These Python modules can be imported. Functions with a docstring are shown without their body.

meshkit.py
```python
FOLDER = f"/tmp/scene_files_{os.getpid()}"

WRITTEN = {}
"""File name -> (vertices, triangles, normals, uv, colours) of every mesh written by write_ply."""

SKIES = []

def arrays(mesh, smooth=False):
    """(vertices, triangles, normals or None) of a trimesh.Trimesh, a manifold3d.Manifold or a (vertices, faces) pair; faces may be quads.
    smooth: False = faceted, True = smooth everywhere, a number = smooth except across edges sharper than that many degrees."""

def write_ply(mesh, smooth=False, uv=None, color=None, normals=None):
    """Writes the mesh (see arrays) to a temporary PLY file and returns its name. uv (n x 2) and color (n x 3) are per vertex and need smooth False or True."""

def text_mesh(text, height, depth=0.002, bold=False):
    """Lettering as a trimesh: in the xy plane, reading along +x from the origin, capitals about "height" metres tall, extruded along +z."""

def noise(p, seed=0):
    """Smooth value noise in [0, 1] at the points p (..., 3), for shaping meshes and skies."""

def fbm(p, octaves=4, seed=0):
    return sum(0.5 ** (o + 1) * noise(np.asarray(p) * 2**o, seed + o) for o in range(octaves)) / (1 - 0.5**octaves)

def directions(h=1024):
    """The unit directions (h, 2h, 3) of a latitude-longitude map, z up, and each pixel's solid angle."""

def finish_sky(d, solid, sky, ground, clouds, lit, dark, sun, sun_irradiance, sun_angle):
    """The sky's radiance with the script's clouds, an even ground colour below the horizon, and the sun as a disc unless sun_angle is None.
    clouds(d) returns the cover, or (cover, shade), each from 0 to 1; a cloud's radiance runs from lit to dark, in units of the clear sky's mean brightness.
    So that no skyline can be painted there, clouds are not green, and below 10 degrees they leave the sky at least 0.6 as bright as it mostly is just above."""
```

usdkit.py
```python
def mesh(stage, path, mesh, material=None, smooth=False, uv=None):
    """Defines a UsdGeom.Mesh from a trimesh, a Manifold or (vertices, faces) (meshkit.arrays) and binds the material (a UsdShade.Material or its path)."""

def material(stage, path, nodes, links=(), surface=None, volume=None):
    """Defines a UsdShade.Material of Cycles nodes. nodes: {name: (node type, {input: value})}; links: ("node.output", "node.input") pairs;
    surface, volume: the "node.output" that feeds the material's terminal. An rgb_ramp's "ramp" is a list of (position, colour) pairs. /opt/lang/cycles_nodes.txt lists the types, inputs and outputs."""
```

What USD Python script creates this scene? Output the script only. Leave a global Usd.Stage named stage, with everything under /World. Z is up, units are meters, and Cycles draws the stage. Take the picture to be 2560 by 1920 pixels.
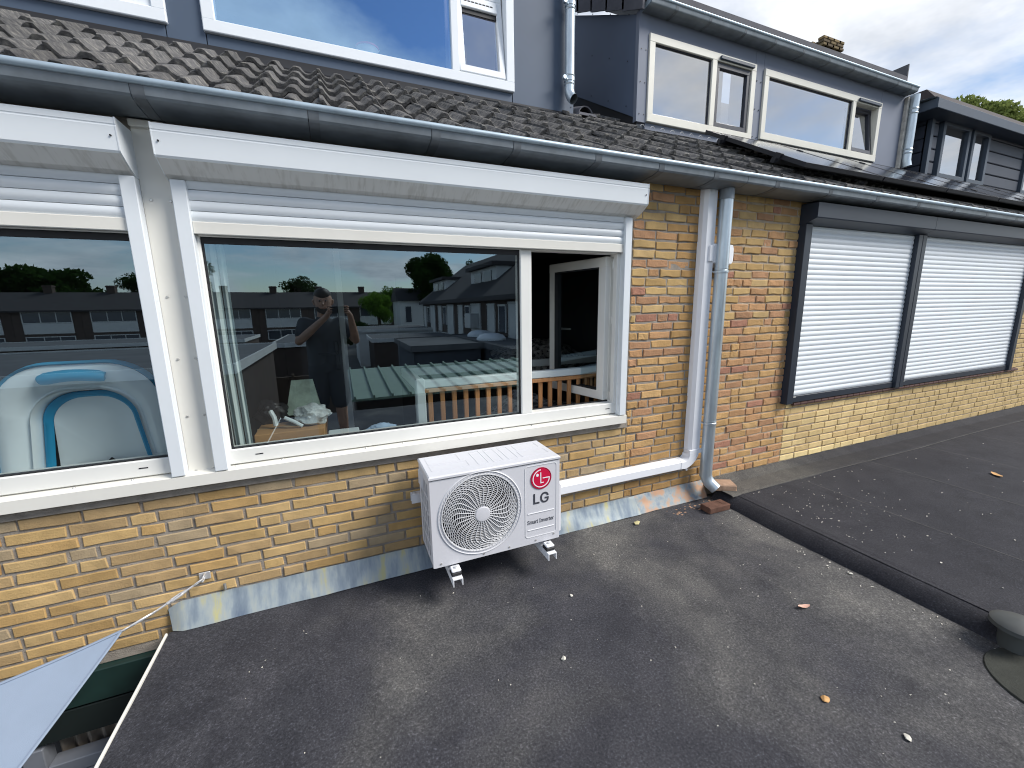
import math, random
import numpy as np
import trimesh
import manifold3d as m3
from shapely.geometry import Polygon, Point, box as sbox
from shapely import affinity
import usdkit, meshkit
from pxr import Usd, UsdGeom, UsdLux, UsdShade, Gf, Sdf

EXPOSURE = 0.65
SKY = 0.10
SUNI = 0.75
SUNA = 24.0
CLOUD_OFF = (15.8, 21.0, 0.0)
CLOUD_LIT = (7.4, 7.6, 7.9)
CLOUD_DARK = (4.6, 4.9, 5.4)
SA, SB, SC, ST = (-1.041, -.19, .214), (-1.90, -.465, .200), (-1.43, -1.15, -.17), (-.948, -.14, .232)
stage = Usd.Stage.CreateInMemory()
UsdGeom.SetStageUpAxis(stage, "Z")
UsdGeom.SetStageMetersPerUnit(stage, 1.0)
UsdGeom.Xform.Define(stage, "/World")
UsdGeom.Scope.Define(stage, "/World/Looks")
rng = random.Random(7)
nr = np.random.default_rng(7)

# ------------------------------------------------------------------ camera, sky, sun, exposure
CAM = np.array([0.0, -2.4, 1.65])
RC = np.array([[0.922339069689872, -0.08507808025590512, 0.376898342771085],
               [-0.38608373282914965, -0.1646484310334128, 0.9076509491004484],
               [-0.015165479495563837, -0.9826762510706183, -0.18470894351239292]])
fw = RC[:, 2] / np.linalg.norm(RC[:, 2])
rt = RC[:, 0] - fw * (RC[:, 0] @ fw); rt /= np.linalg.norm(rt)
up = np.cross(rt, fw)
cam = UsdGeom.Camera.Define(stage, "/World/camera")
cam.CreateHorizontalApertureAttr(36.0)
cam.CreateVerticalApertureAttr(27.0)
cam.CreateFocalLengthAttr(36.0 * 1022.6377 / 2560)
cam.CreateClippingRangeAttr(Gf.Vec2f(0.02, 2000))
cam.CreateExposureAttr(EXPOSURE)
m = np.eye(4); m[0, :3] = rt; m[1, :3] = up; m[2, :3] = -fw; m[3, :3] = CAM
cam.AddTransformOp().Set(Gf.Matrix4d(*m.ravel().tolist()))

SUN = np.array([0.72, -0.5, 0.80]); SUN /= np.linalg.norm(SUN)
ELEV, ROT = math.asin(SUN[2]), math.atan2(SUN[0], SUN[1])
sky = UsdLux.DomeLight.Define(stage, "/World/sky")
sky.GetPrim().SetCustomDataByKey("kind", "structure")
skymat = usdkit.material(stage, "/World/Looks/sky_air", {
    "tc": ("texture_coordinate", {}),
    "sk": ("sky_texture", {"sky_type": "single_scattering", "sun_disc": False, "sun_elevation": ELEV, "sun_rotation": ROT, "altitude": 50.0, "air_density": 1.0, "aerosol_density": 0.35, "ozone_density": 2.0}),
    "sep": ("separate_xyz", {}),
    "zc": ("math", {"math_type": "maximum", "value2": 0.06}),
    "za": ("math", {"math_type": "add", "value2": 0.18}),
    "dv": ("math", {"math_type": "divide", "value1": 1.0}),
    "pj": ("vector_math", {"math_type": "scale"}),
    "of": ("vector_math", {"math_type": "add", "vector2": CLOUD_OFF}),
    "n": ("noise_texture", {"scale": 1.15, "detail": 9.0, "roughness": 0.56, "distortion": 0.25}),
    "cv": ("rgb_ramp", {"ramp": [(0.0, (0, 0, 0)), (0.42, (0, 0, 0)), (0.52, (0.62, 0.62, 0.62)), (0.62, (1, 1, 1)), (1.0, (1, 1, 1))]}),
    "n2": ("noise_texture", {"scale": 2.6, "detail": 6.0, "roughness": 0.6}),
    "cc": ("rgb_ramp", {"ramp": [(0.28, CLOUD_DARK), (0.66, CLOUD_LIT)]}),
    "mx": ("mix_color", {"use_clamp": False}),
    "bg": ("background_shader", {"strength": SKY}),
}, [("tc.generated", "sep.vector"), ("sep.z", "zc.value1"), ("zc.value", "za.value1"), ("za.value", "dv.value2"),
    ("tc.generated", "pj.vector1"), ("dv.value", "pj.scale"), ("pj.vector", "of.vector1"),
    ("of.vector", "n.vector"), ("of.vector", "n2.vector"), ("n.fac", "cv.fac"), ("n2.fac", "cc.fac"),
    ("cv.color", "mx.fac"), ("sk.color", "mx.a"), ("cc.color", "mx.b"), ("mx.result", "bg.color")], surface="bg.background")
UsdShade.MaterialBindingAPI.Apply(sky.GetPrim()).Bind(skymat)
sun = UsdLux.DistantLight.Define(stage, "/World/sun")
sun.CreateIntensityAttr(SUNI); sun.CreateAngleAttr(SUNA); sun.CreateNormalizeAttr(True)
sun.CreateColorAttr(Gf.Vec3f(1.0, 0.965, 0.91))
_z = SUN; _x = np.cross([0, 0, 1.0], _z); _x /= np.linalg.norm(_x); _y = np.cross(_z, _x)
m = np.eye(4); m[0, :3] = _x; m[1, :3] = _y; m[2, :3] = _z
sun.AddTransformOp().Set(Gf.Matrix4d(*m.ravel().tolist()))

# ------------------------------------------------------------------ helpers
_used = {}
def path_of(name, parent):
    base = parent + "/" + name
    n = _used.get(base)
    _used[base] = 0 if n is None else n + 1
    return base if n is None else "%s_%03d" % (base, n + 1)

def tag(prim, label=None, category=None, group=None, kind=None):
    p = prim.GetPrim() if hasattr(prim, "GetPrim") else prim
    for k, v in (("label", label), ("category", category), ("group", group), ("kind", kind)):
        if v: p.SetCustomDataByKey(k, v)
    return p

def thing(name, label, category, loc=(0, 0, 0), rz=0.0, group=None, kind=None):
    x = UsdGeom.Xform.Define(stage, path_of(name, "/World"))
    x.AddTranslateOp().Set(Gf.Vec3d(*map(float, loc)))
    if rz: x.AddRotateZOp().Set(math.degrees(rz))
    tag(x, label, category, group, kind)
    return str(x.GetPath())

def part(name, parent, label=None):
    x = UsdGeom.Xform.Define(stage, path_of(name, parent)); tag(x, label)
    return str(x.GetPath())

def copy_of(src, name, label, loc, rz=0.0, scale=1.0, group=None):
    p = stage.GetPrimAtPath(src)
    x = UsdGeom.Xform.Define(stage, path_of(name, "/World"))
    x.GetPrim().GetReferences().AddInternalReference(src); x.GetPrim().SetInstanceable(True)
    x.ClearXformOpOrder()
    m = np.eye(4); c, s = math.cos(rz) * scale, math.sin(rz) * scale
    m[0, :2] = c, s; m[1, :2] = -s, c; m[2, 2] = scale; m[3, :3] = loc
    x.AddTransformOp(opSuffix="place").Set(Gf.Matrix4d(*m.ravel().tolist()))
    tag(x, label, p.GetCustomDataByKey("category"), group or p.GetCustomDataByKey("group"))
    return x

class MB:
    """Collects pieces that become one mesh."""
    def __init__(self): self.v, self.f, self.n = [], [], 0
    def add(self, v, f):
        v, f = np.asarray(v, float), np.asarray(f, int)
        if f.shape[1] == 4: f = np.vstack([f[:, [0, 1, 2]], f[:, [0, 2, 3]]])
        self.v.append(v); self.f.append(f + self.n); self.n += len(v); return self
    def tm(self, t): return self.add(t.vertices, t.faces)
    def box(self, x0, x1, y0, y1, z0, z1, b=0.0):
        if b <= 0:
            v = [(x, y, z) for z in (z0, z1) for y in (y0, y1) for x in (x0, x1)]
            return self.add(v, [(0, 2, 3, 1), (4, 5, 7, 6), (0, 1, 5, 4), (2, 6, 7, 3), (0, 4, 6, 2), (1, 3, 7, 5)])
        b = min(b, (x1 - x0) * .45, (y1 - y0) * .45, (z1 - z0) * .45)
        c = []
        for x, sx in ((x0, 1), (x1, -1)):
            for y, sy in ((y0, 1), (y1, -1)):
                for z, sz in ((z0, 1), (z1, -1)):
                    c += [(x + sx * b, y + sy * b, z), (x + sx * b, y, z + sz * b), (x, y + sy * b, z + sz * b)]
        h = m3.Manifold.hull_points(np.array(c)).to_mesh()
        return self.add(h.vert_properties[:, :3], h.tri_verts)
    def hull(self, pts):
        h = m3.Manifold.hull_points(np.asarray(pts, float)).to_mesh()
        return self.add(h.vert_properties[:, :3], h.tri_verts)
    def prism(self, prof, x0, x1, z0=0.0, z1=0.0):
        """(y, z) outline run along x."""
        p = Polygon(prof); p = p if p.exterior.is_ccw else Polygon(prof[::-1])
        t = trimesh.creation.extrude_polygon(p, x1 - x0)
        v = t.vertices
        return self.add(np.c_[v[:, 2] + x0, v[:, 0], v[:, 1]], t.faces)
    def face(self, poly, y0, y1):
        """(x, z) shapely outline, from y0 (front) to y1 (back)."""
        polys = getattr(poly, "geoms", [poly])
        for q in polys:
            t = trimesh.creation.extrude_polygon(q, y1 - y0); v = t.vertices
            self.add(np.c_[v[:, 0], y0 + v[:, 2], v[:, 1]], t.faces[:, ::-1])
        return self
    def cyl(self, a, b, r0, r1=None, s=14, cap=True):
        return self.tube([a, b], [r0, r0 if r1 is None else r1], s, cap)
    def tube(self, pts, r, s=10, cap=True):
        p = np.asarray(pts, float); r = np.broadcast_to(r, (len(p),))
        t = np.gradient(p, axis=0); t /= np.linalg.norm(t, axis=1, keepdims=True) + 1e-12
        ref = np.array([0, 0, 1.0]) if abs(t[:, 2]).mean() < .8 else np.array([1.0, 0, 0])
        a = np.cross(t, ref); a /= np.linalg.norm(a, axis=1, keepdims=True) + 1e-12
        b = np.cross(t, a); g = np.arange(s) * 2 * np.pi / s
        v = p[:, None] + r[:, None, None] * (np.cos(g)[None, :, None] * a[:, None] + np.sin(g)[None, :, None] * b[:, None])
        v = v.reshape(-1, 3); f = []
        for i in range(len(p) - 1):
            for j in range(s):
                k = (j + 1) % s
                f.append((i * s + j, i * s + k, (i + 1) * s + k, (i + 1) * s + j))
        f = np.array(f); f = np.vstack([f[:, [0, 2, 1]], f[:, [0, 3, 2]]])
        if cap:
            n = len(v); v = np.vstack([v, p[0], p[-1]]); e = (len(p) - 1) * s
            f = np.vstack([f, [(n, j, (j + 1) % s) for j in range(s)], [(n + 1, e + (j + 1) % s, e + j) for j in range(s)]])
        return self.add(v, f)
    def mesh(self): return np.vstack(self.v), np.vstack(self.f)
    def build(self, name, mat, parent="/World", smooth=30, label=None):
        v, f = self.mesh()
        g = usdkit.mesh(stage, path_of(name, parent), (v, f), mat, smooth=smooth)
        tag(g, label)
        return g

def srgb(*c): return tuple(((x / 255) / 12.92 if x / 255 <= .04045 else ((x / 255 + .055) / 1.055) ** 2.4) for x in c)

def mat(name, col, rough=.5, metallic=0.0, spec=.5, var=.12, scale=6.0, rnd=0.0, bump=0.0, bscale=80.0, col2=None, stretch=None, detail=5.0, island=False, extra=None, ramp=None, bdist=.01):
    """Procedural paint: base colour with large soft noise, optional per-object spread, fine relief."""
    col = np.array(col, float); c2 = np.array(col2 if col2 is not None else col * (1 - var)); c1 = col * (1 + var) if col2 is None else col
    N = {"g": ("geometry", {}), "n": ("noise_texture", {"scale": scale, "detail": detail, "roughness": .6}),
         "r": ("rgb_ramp", {"ramp": ramp or [(.3, tuple(c2)), (.7, tuple(c1))]}),
         "p": ("principled_bsdf", {"roughness": rough, "metallic": metallic, "specular_ior_level": spec})}
    L = []
    src = "g.position"
    if stretch is not None:
        N["mp"] = ("mapping", {"scale": stretch}); L.append(("g.position", "mp.vector")); src = "mp.vector"
    L += [(src, "n.vector"), ("n.fac", "r.fac")]
    out = "r.color"
    if extra == "speck":
        N["sn"] = ("noise_texture", {"scale": 190.0, "detail": 3.0, "roughness": .7}); N["sr"] = ("rgb_ramp", {"ramp": [(.0, (.28, .22, .2)), (.28, (.35, .28, .25)), (.36, (1, 1, 1)), (1, (1, 1, 1))]})
        N["sm"] = ("mix_color", {"blend_type": "multiply", "fac": .85})
        L += [("g.position", "sn.vector"), ("sn.fac", "sr.fac"), (out, "sm.a"), ("sr.color", "sm.b")]; out = "sm.result"
    if rnd:
        if island: N["oi"] = ("geometry", {}); L.append(("oi.random_per_island", "mr.value"))
        else: N["oi"] = ("object_info", {}); L.append(("oi.random", "mr.value"))
        N["mr"] = ("map_range", {"to_min": 1 - rnd, "to_max": 1 + rnd}); N["hv"] = ("hsv", {})
        L += [("mr.result", "hv.value"), (out, "hv.color")]; out = "hv.color"
    L.append((out, "p.base_color"))
    if bump:
        N["bn"] = ("noise_texture", {"scale": bscale, "detail": 6.0, "roughness": .65}); N["b"] = ("bump", {"strength": bump, "distance": bdist})
        L += [("g.position", "bn.vector"), ("bn.fac", "b.height"), ("b.normal", "p.normal")]
    return usdkit.material(stage, "/World/Looks/" + name, N, L, surface="p.BSDF")

def glass(name, r0, tint=(.9, .94, .93), wav=0.0, coat=(1, 1, 1)):
    """Window pane: clear at the front, more mirror-like towards grazing view."""
    N = {"t": ("transparent_bsdf", {"color": tint}), "gl": ("glossy_bsdf", {"color": coat, "roughness": 0.0}), "lw": ("layer_weight", {"blend": .5}),
         "pw": ("math", {"math_type": "power", "value2": 5.0}), "ma": ("math", {"math_type": "multiply_add", "value2": 1 - r0, "value3": r0}), "m": ("mix_closure", {})}
    L = [("lw.facing", "pw.value1"), ("pw.value", "ma.value1"), ("ma.value", "m.fac"), ("t.BSDF", "m.closure1"), ("gl.BSDF", "m.closure2")]
    if wav:
        N["g"] = ("geometry", {}); N["n"] = ("noise_texture", {"scale": 1.6, "detail": 1.0}); N["b"] = ("bump", {"strength": wav, "distance": .02})
        L += [("g.position", "n.vector"), ("n.fac", "b.height"), ("b.normal", "gl.normal")]
    return usdkit.material(stage, "/World/Looks/" + name, N, L, surface="m.closure")
# ------------------------------------------------------------------ materials
BRK = []
for i, c in enumerate([srgb(183, 153, 104), srgb(177, 145, 96), srgb(171, 144, 104), srgb(187, 158, 111)]):
    BRK.append(mat("yellow_brick_%d" % (i + 1), c, .88, spec=.25, var=.16, scale=9, rnd=.10, bump=.35, bscale=120, extra="speck"))
GREYB = mat("greyed_brick", srgb(166, 147, 118), .9, spec=.2, var=.16, scale=9, rnd=.08, bump=.35, bscale=120, extra="speck")
ORB = [mat("orange_brick_%d" % (i + 1), c, .9, spec=.2, var=.18, scale=10, rnd=.12, bump=.7, bscale=70, extra="speck") for i, c in enumerate([srgb(187, 150, 102), srgb(181, 140, 101), srgb(176, 135, 102), srgb(192, 156, 108)])]
REDB = mat("reddish_brick", srgb(168, 122, 101), .9, spec=.2, var=.2, scale=10, rnd=.12, bump=.7, bscale=70, extra="speck")
PALB = [mat("pale_brick_%d" % (i + 1), c, .9, spec=.2, var=.12, scale=7, rnd=.08, bump=.4, bscale=90, extra="speck") for i, c in enumerate([srgb(208, 182, 130), srgb(200, 173, 124), srgb(214, 188, 136)])]
CREB = mat("fresh_cream_brick", srgb(226, 202, 148), .9, spec=.2, var=.1, scale=8, rnd=.08, bump=.3, bscale=90)
PALM = mat("mixed_pale_brick", srgb(202, 176, 126), .9, spec=.2, var=.14, scale=7, rnd=.14, island=True, extra="speck")
MIXB = mat("mixed_brick", srgb(188, 149, 98), .9, spec=.2, var=.16, scale=9, rnd=.22, bump=.4, bscale=90, island=True, extra="speck")
MORT = mat("grey_mortar", srgb(150, 142, 132), .95, spec=.15, var=.22, scale=14, bump=.6, bscale=160)
MORT2 = mat("sandy_mortar", srgb(176, 160, 140), .95, spec=.15, var=.2, scale=14, bump=.7, bscale=120)
SILLB = mat("dark_sill_brick", srgb(88, 62, 56), .6, spec=.4, var=.2, scale=14, rnd=.15)
WHITE = mat("white_aluminium", (.70, .735, .76), .38, spec=.45, var=.03, scale=2.0)
CREAM = mat("cream_aluminium", (.72, .70, .64), .42, spec=.4, var=.035, scale=2.5)
UPVC = mat("cream_window_plastic", (.76, .755, .715), .35, spec=.5, var=.03, scale=3)
PURE = mat("white_window_plastic", (.80, .83, .86), .35, spec=.5, var=.02, scale=2)
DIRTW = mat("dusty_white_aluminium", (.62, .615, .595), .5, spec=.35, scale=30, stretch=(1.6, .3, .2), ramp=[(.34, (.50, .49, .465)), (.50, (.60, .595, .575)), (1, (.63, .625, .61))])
RUBBER = mat("black_rubber", (.012, .012, .014), .6, var=.1)
SCREW = mat("screw_steel", (.62, .61, .58), .35, metallic=.7, var=.1)
ZINC = mat("weathered_zinc", (.19, .215, .235), .5, metallic=.4, var=.22, scale=7, bump=.05, bscale=40, rnd=.05)
ZINCD = mat("grey_zinc_soffit", (.15, .165, .18), .55, metallic=.45, var=.2, scale=9, bump=.06, bscale=40)
BEAD = mat("skylit_zinc_bead", (.36, .44, .50), .5, metallic=.35, var=.15, scale=9)  # gutter zinc made lighter: skylight on the upward face put into the colour
GALV = mat("galvanised_pipe", (.50, .56, .60), .34, metallic=.75, var=.22, scale=11, stretch=(1, 1, .25), bump=.03, bscale=30)
PAN = mat("blue_grey_panel", srgb(76, 89, 107), .55, spec=.4, var=.06, scale=1.6, bump=.02, bscale=200)
PAN2 = mat("grey_facade_panel", srgb(112, 119, 134), .6, spec=.35, var=.06, scale=1.6, bump=.02, bscale=200)
CHEEK = mat("slate_blue_cheek", srgb(82, 94, 114), .5, spec=.4, var=.08, scale=1.4)
SLAT = mat("anthracite_cladding", srgb(54, 60, 73), .55, spec=.4, var=.1, scale=3, rnd=.06)
ANTH = mat("anthracite_aluminium", srgb(30, 38, 50), .45, spec=.5, var=.08, scale=3)
FASC = mat("slate_fascia", srgb(60, 70, 83), .5, spec=.4, var=.06, scale=3)
DWIN = mat("dark_window_sash", srgb(42, 44, 54), .4, spec=.5, var=.08)
BLACK = mat("black_plastic", (.012, .012, .015), .45, var=.1)
CREWIN = mat("ivory_window_plastic", (.68, .66, .58), .4, spec=.45, var=.03)
TILE = mat("weathered_roof_tile", srgb(118, 111, 105), .92, spec=.15, col2=srgb(84, 79, 77), scale=34, detail=9.0, rnd=.22, bump=.9, bscale=90, ramp=[(.25, srgb(62, 62, 64)), (.42, srgb(84, 83, 83)), (.56, srgb(104, 102, 100)), (.68, srgb(132, 129, 122)), (1, srgb(156, 152, 142))])
TILED = mat("grey_verge_tile", srgb(92, 92, 98), .8, spec=.2, var=.12, scale=8, rnd=.08)
DECK = mat("roof_underlay", (.015, .015, .017), .95, spec=.1, var=.1)
SOLAR = mat("solar_glass", (.018, .019, .024), .10, spec=.55, var=.2, scale=3)
def bitumen(name, xb, x0, spots, grit):
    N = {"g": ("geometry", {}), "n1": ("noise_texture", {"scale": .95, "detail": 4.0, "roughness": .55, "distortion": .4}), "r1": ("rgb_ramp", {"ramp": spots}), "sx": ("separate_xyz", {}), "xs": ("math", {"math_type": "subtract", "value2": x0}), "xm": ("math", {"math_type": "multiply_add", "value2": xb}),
         "n2": ("noise_texture", {"scale": 5.5, "detail": 6.0, "roughness": .65}), "r2": ("rgb_ramp", {"ramp": [(.25, (.62, .62, .66)), (.5, (1, 1, 1)), (.75, (1.35, 1.32, 1.28))]}),
         "n3": ("noise_texture", {"scale": 105.0, "detail": 3.0, "roughness": .8}), "r3": ("rgb_ramp", {"ramp": [(.3, (.40, .40, .43)), (.48, (.95, .95, .95)), (.60, (1.4, 1.39, 1.36)), (.70, (2.8, 2.8, 2.9))]}),
         "m1": ("mix_color", {"blend_type": "multiply", "fac": 1.0, "use_clamp": False}), "m2": ("mix_color", {"blend_type": "multiply", "fac": grit, "use_clamp": False}),
         "b": ("bump", {"strength": .55, "distance": .006}), "p": ("principled_bsdf", {"roughness": .82, "specular_ior_level": .32})}
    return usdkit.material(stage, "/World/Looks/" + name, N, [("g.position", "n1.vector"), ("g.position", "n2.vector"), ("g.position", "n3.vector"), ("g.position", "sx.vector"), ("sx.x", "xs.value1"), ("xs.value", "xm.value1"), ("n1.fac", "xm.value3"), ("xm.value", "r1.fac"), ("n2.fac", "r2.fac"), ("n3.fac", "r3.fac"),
        ("r1.color", "m1.a"), ("r2.color", "m1.b"), ("m1.result", "m2.a"), ("r3.color", "m2.b"), ("m2.result", "p.base_color"), ("n3.fac", "b.height"), ("b.normal", "p.normal")], surface="p.BSDF")
BIT = bitumen("bitumen_roofing", .045, 1.25, [(.30, (.030, .031, .038)), (.47, (.042, .042, .049)), (.56, (.062, .061, .063)), (.66, (.100, .097, .093)), (1, (.118, .112, .106))], .95)  # pale patches are soft dappled light put into the felt colour
BIT2 = bitumen("new_bitumen_roofing", 0.0, 0.0, [(.3, (.019, .019, .025)), (.55, (.024, .024, .030)), (.75, (.033, .033, .038))], .8)
BIT3 = bitumen("dusty_bitumen_upstand", -.16, 3.2, [(.18, (.022, .022, .027)), (.42, (.036, .035, .037)), (.55, (.075, .072, .066)), (.75, (.10, .093, .083))], .7)
LEAD = mat("stained_lead_flashing", srgb(150, 164, 176), .5, metallic=.25, scale=5.0, stretch=(2.6, 1, .5), var=.1, bump=.12, bscale=18,
           ramp=[(.25, srgb(92, 106, 124)), (.42, srgb(126, 138, 148)), (.52, srgb(148, 158, 162)), (.60, srgb(160, 166, 162)), (.68, srgb(178, 174, 132)), (.8, srgb(186, 180, 118))])
LEADR = mat("rusty_lead_flashing", srgb(150, 160, 168), .6, metallic=.15, scale=7, stretch=(1.5, 1, 1.5), bump=.12, bscale=18, ramp=[(.3, srgb(108, 122, 140)), (.45, srgb(146, 154, 156)), (.55, srgb(178, 146, 122)), (.7, srgb(186, 140, 108))])
ACW = mat("light_grey_coated_steel", (.60, .60, .63), .42, spec=.45, var=.02, scale=2)
ACG = mat("grille_plastic", (.68, .68, .69), .45, spec=.4, var=.02)
ACD = mat("dark_fan_shroud", (.028, .028, .033), .6)
RED = mat("crimson_print", srgb(196, 16, 62), .4, var=.03)
INK = mat("dark_grey_print", srgb(62, 64, 72), .5, var=.03)
TRUNK = mat("white_plastic_trunking", (.78, .79, .82), .4, spec=.45, var=.02)
SAIL = mat("pale_grey_sailcloth", (.235, .285, .365), .8, spec=.15, var=.04, scale=5, bump=.15, bscale=500)
STEEL = mat("stainless_steel", (.66, .66, .66), .34, metallic=.55, var=.05)
CLAY = mat("brown_paving_brick", srgb(106, 78, 66), .9, spec=.2, var=.25, scale=22, rnd=.15, bump=.6, bscale=80)
CLAYP = mat("pale_sandy_brick", srgb(168, 140, 118), .9, spec=.2, var=.2, scale=22, bump=.6, bscale=80)
GREEN = mat("dark_green_paint", srgb(24, 48, 44), .45, spec=.5, var=.2, scale=6)
GREYFR = mat("grey_window_paint", srgb(128, 132, 140), .5, var=.08)
BLIND = mat("grey_brown_curtain", srgb(158, 148, 136), .9, var=.2, scale=20)
STONE = mat("pale_grit", srgb(205, 200, 188), .9, var=.2, scale=40, rnd=.2)
LEAF = mat("dry_leaf", srgb(196, 150, 96), .8, var=.2, scale=60, rnd=.1)
GL1 = glass("window_glass", .29, (.84, .90, .90), .010, (.72, .90, 1.0))
GL2 = glass("coated_window_glass", .55, (.72, .78, .80), .006, (.44, .69, 1.0))
GLD = glass("dormer_window_glass", .46, (.80, .82, .83), .02)
# interiors
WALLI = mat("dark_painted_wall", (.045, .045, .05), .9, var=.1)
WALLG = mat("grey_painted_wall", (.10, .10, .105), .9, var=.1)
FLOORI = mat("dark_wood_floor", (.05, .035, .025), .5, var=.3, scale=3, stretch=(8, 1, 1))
CURT = mat("pale_curtain_cloth", (.62, .68, .66), .9, var=.08, scale=9, stretch=(6, 1, .4))
NET = mat("net_curtain_cloth", (.42, .43, .45), .95, var=.04, scale=3)
CHIM = [mat("sooty_brick_%d" % (i + 1), c, .9, spec=.2, var=.3, scale=7, rnd=.12) for i, c in enumerate([srgb(116, 101, 74), srgb(98, 86, 68), srgb(128, 110, 80)])]
CARD = mat("brown_cardboard", srgb(176, 134, 88), .9, var=.08, scale=7)
WOOD = mat("beech_wood", srgb(186, 132, 84), .55, var=.14, scale=9, stretch=(6, 1, 1))
COTW = mat("white_lacquered_wood", (.66, .72, .72), .4, var=.03)
BATHW = mat("white_bath_plastic", (.82, .87, .89), .4, var=.03)
BATHB = mat("turquoise_rubber", srgb(16, 146, 190), .5, var=.06)
BAG = mat("clear_plastic_bag", (.55, .60, .60), .3, spec=.6, var=.3, scale=20, bump=.6, bscale=30)
BAGG = mat("green_plastic_net", (.42, .52, .42), .4, spec=.5, var=.25, scale=16, bump=.5, bscale=30)
BLUEC = mat("pale_blue_cloth", (.35, .47, .62), .85, var=.12, scale=14)
BED = mat("patterned_bedding", (.3, .3, .3), .9, scale=18, col2=(.06, .06, .065), ramp=[(.42, (.05, .05, .055)), (.55, (.42, .41, .40))])
# garden side, seen in the panes
RBRK = mat("brown_house_brick", (.055, .036, .028), .9, var=.2, scale=2.5, rnd=.1)
RROOF = mat("dark_house_tiles", (.035, .030, .031), .9, var=.2, scale=5)
RPAN = mat("white_spandrel_panel", (.50, .50, .49), .6, var=.05)
RGLA = mat("distant_dark_glass", (.03, .035, .045), .12, spec=.8, var=.2)
GRASS = mat("lawn_grass", (.07, .13, .025), .95, var=.35, scale=1.5)
SOIL = mat("garden_paving", (.10, .095, .09), .95, var=.25, scale=1.2)
FROOF = mat("grey_felt_roof", (.085, .085, .09), .9, var=.25, scale=1.5)
MROOF = mat("sage_metal_roof", (.20, .265, .20), .45, metallic=.1, spec=.5, var=.08)
DGREY = mat("dark_grey_render", (.045, .052, .066), .85, var=.15, scale=3)
DOME = mat("opal_skylight", (.70, .73, .75), .3, var=.03)
BARK = mat("tree_bark", (.06, .045, .03), .95, var=.3, scale=8)
def leafmat(name, c):
    N = {"oi": ("geometry", {}), "mr": ("map_range", {"to_min": .55, "to_max": 1.5}), "hv": ("hsv", {"color": c}), "d": ("diffuse_bsdf", {}), "t": ("translucent_bsdf", {}), "m": ("mix_closure", {"fac": .35})}
    return usdkit.material(stage, "/World/Looks/" + name, N, [("oi.random_per_island", "mr.value"), ("mr.result", "hv.value"), ("hv.color", "d.color"), ("hv.color", "t.color"), ("d.BSDF", "m.closure1"), ("t.BSDF", "m.closure2")], surface="m.closure")
LEAFD = leafmat("dark_foliage", (.045, .095, .022))
LEAFL = leafmat("bright_foliage", (.20, .38, .05))
LEAFO = leafmat("oak_foliage", (.34, .42, .13))
SKIN = mat("skin", (.42, .235, .16), .55, var=.08, scale=20)
HAIR = mat("dark_brown_hair", (.025, .016, .011), .6, var=.3, scale=60, stretch=(1, 1, 4))
SHIRT = mat("charcoal_cotton", (.05, .053, .06), .9, var=.12, scale=14, bump=.2, bscale=300)
SHORTS = mat("dark_shorts_cloth", (.028, .03, .036), .9, var=.12, scale=14)
PHONE = mat("black_phone_glass", (.012, .012, .014), .15, spec=.6)
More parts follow.
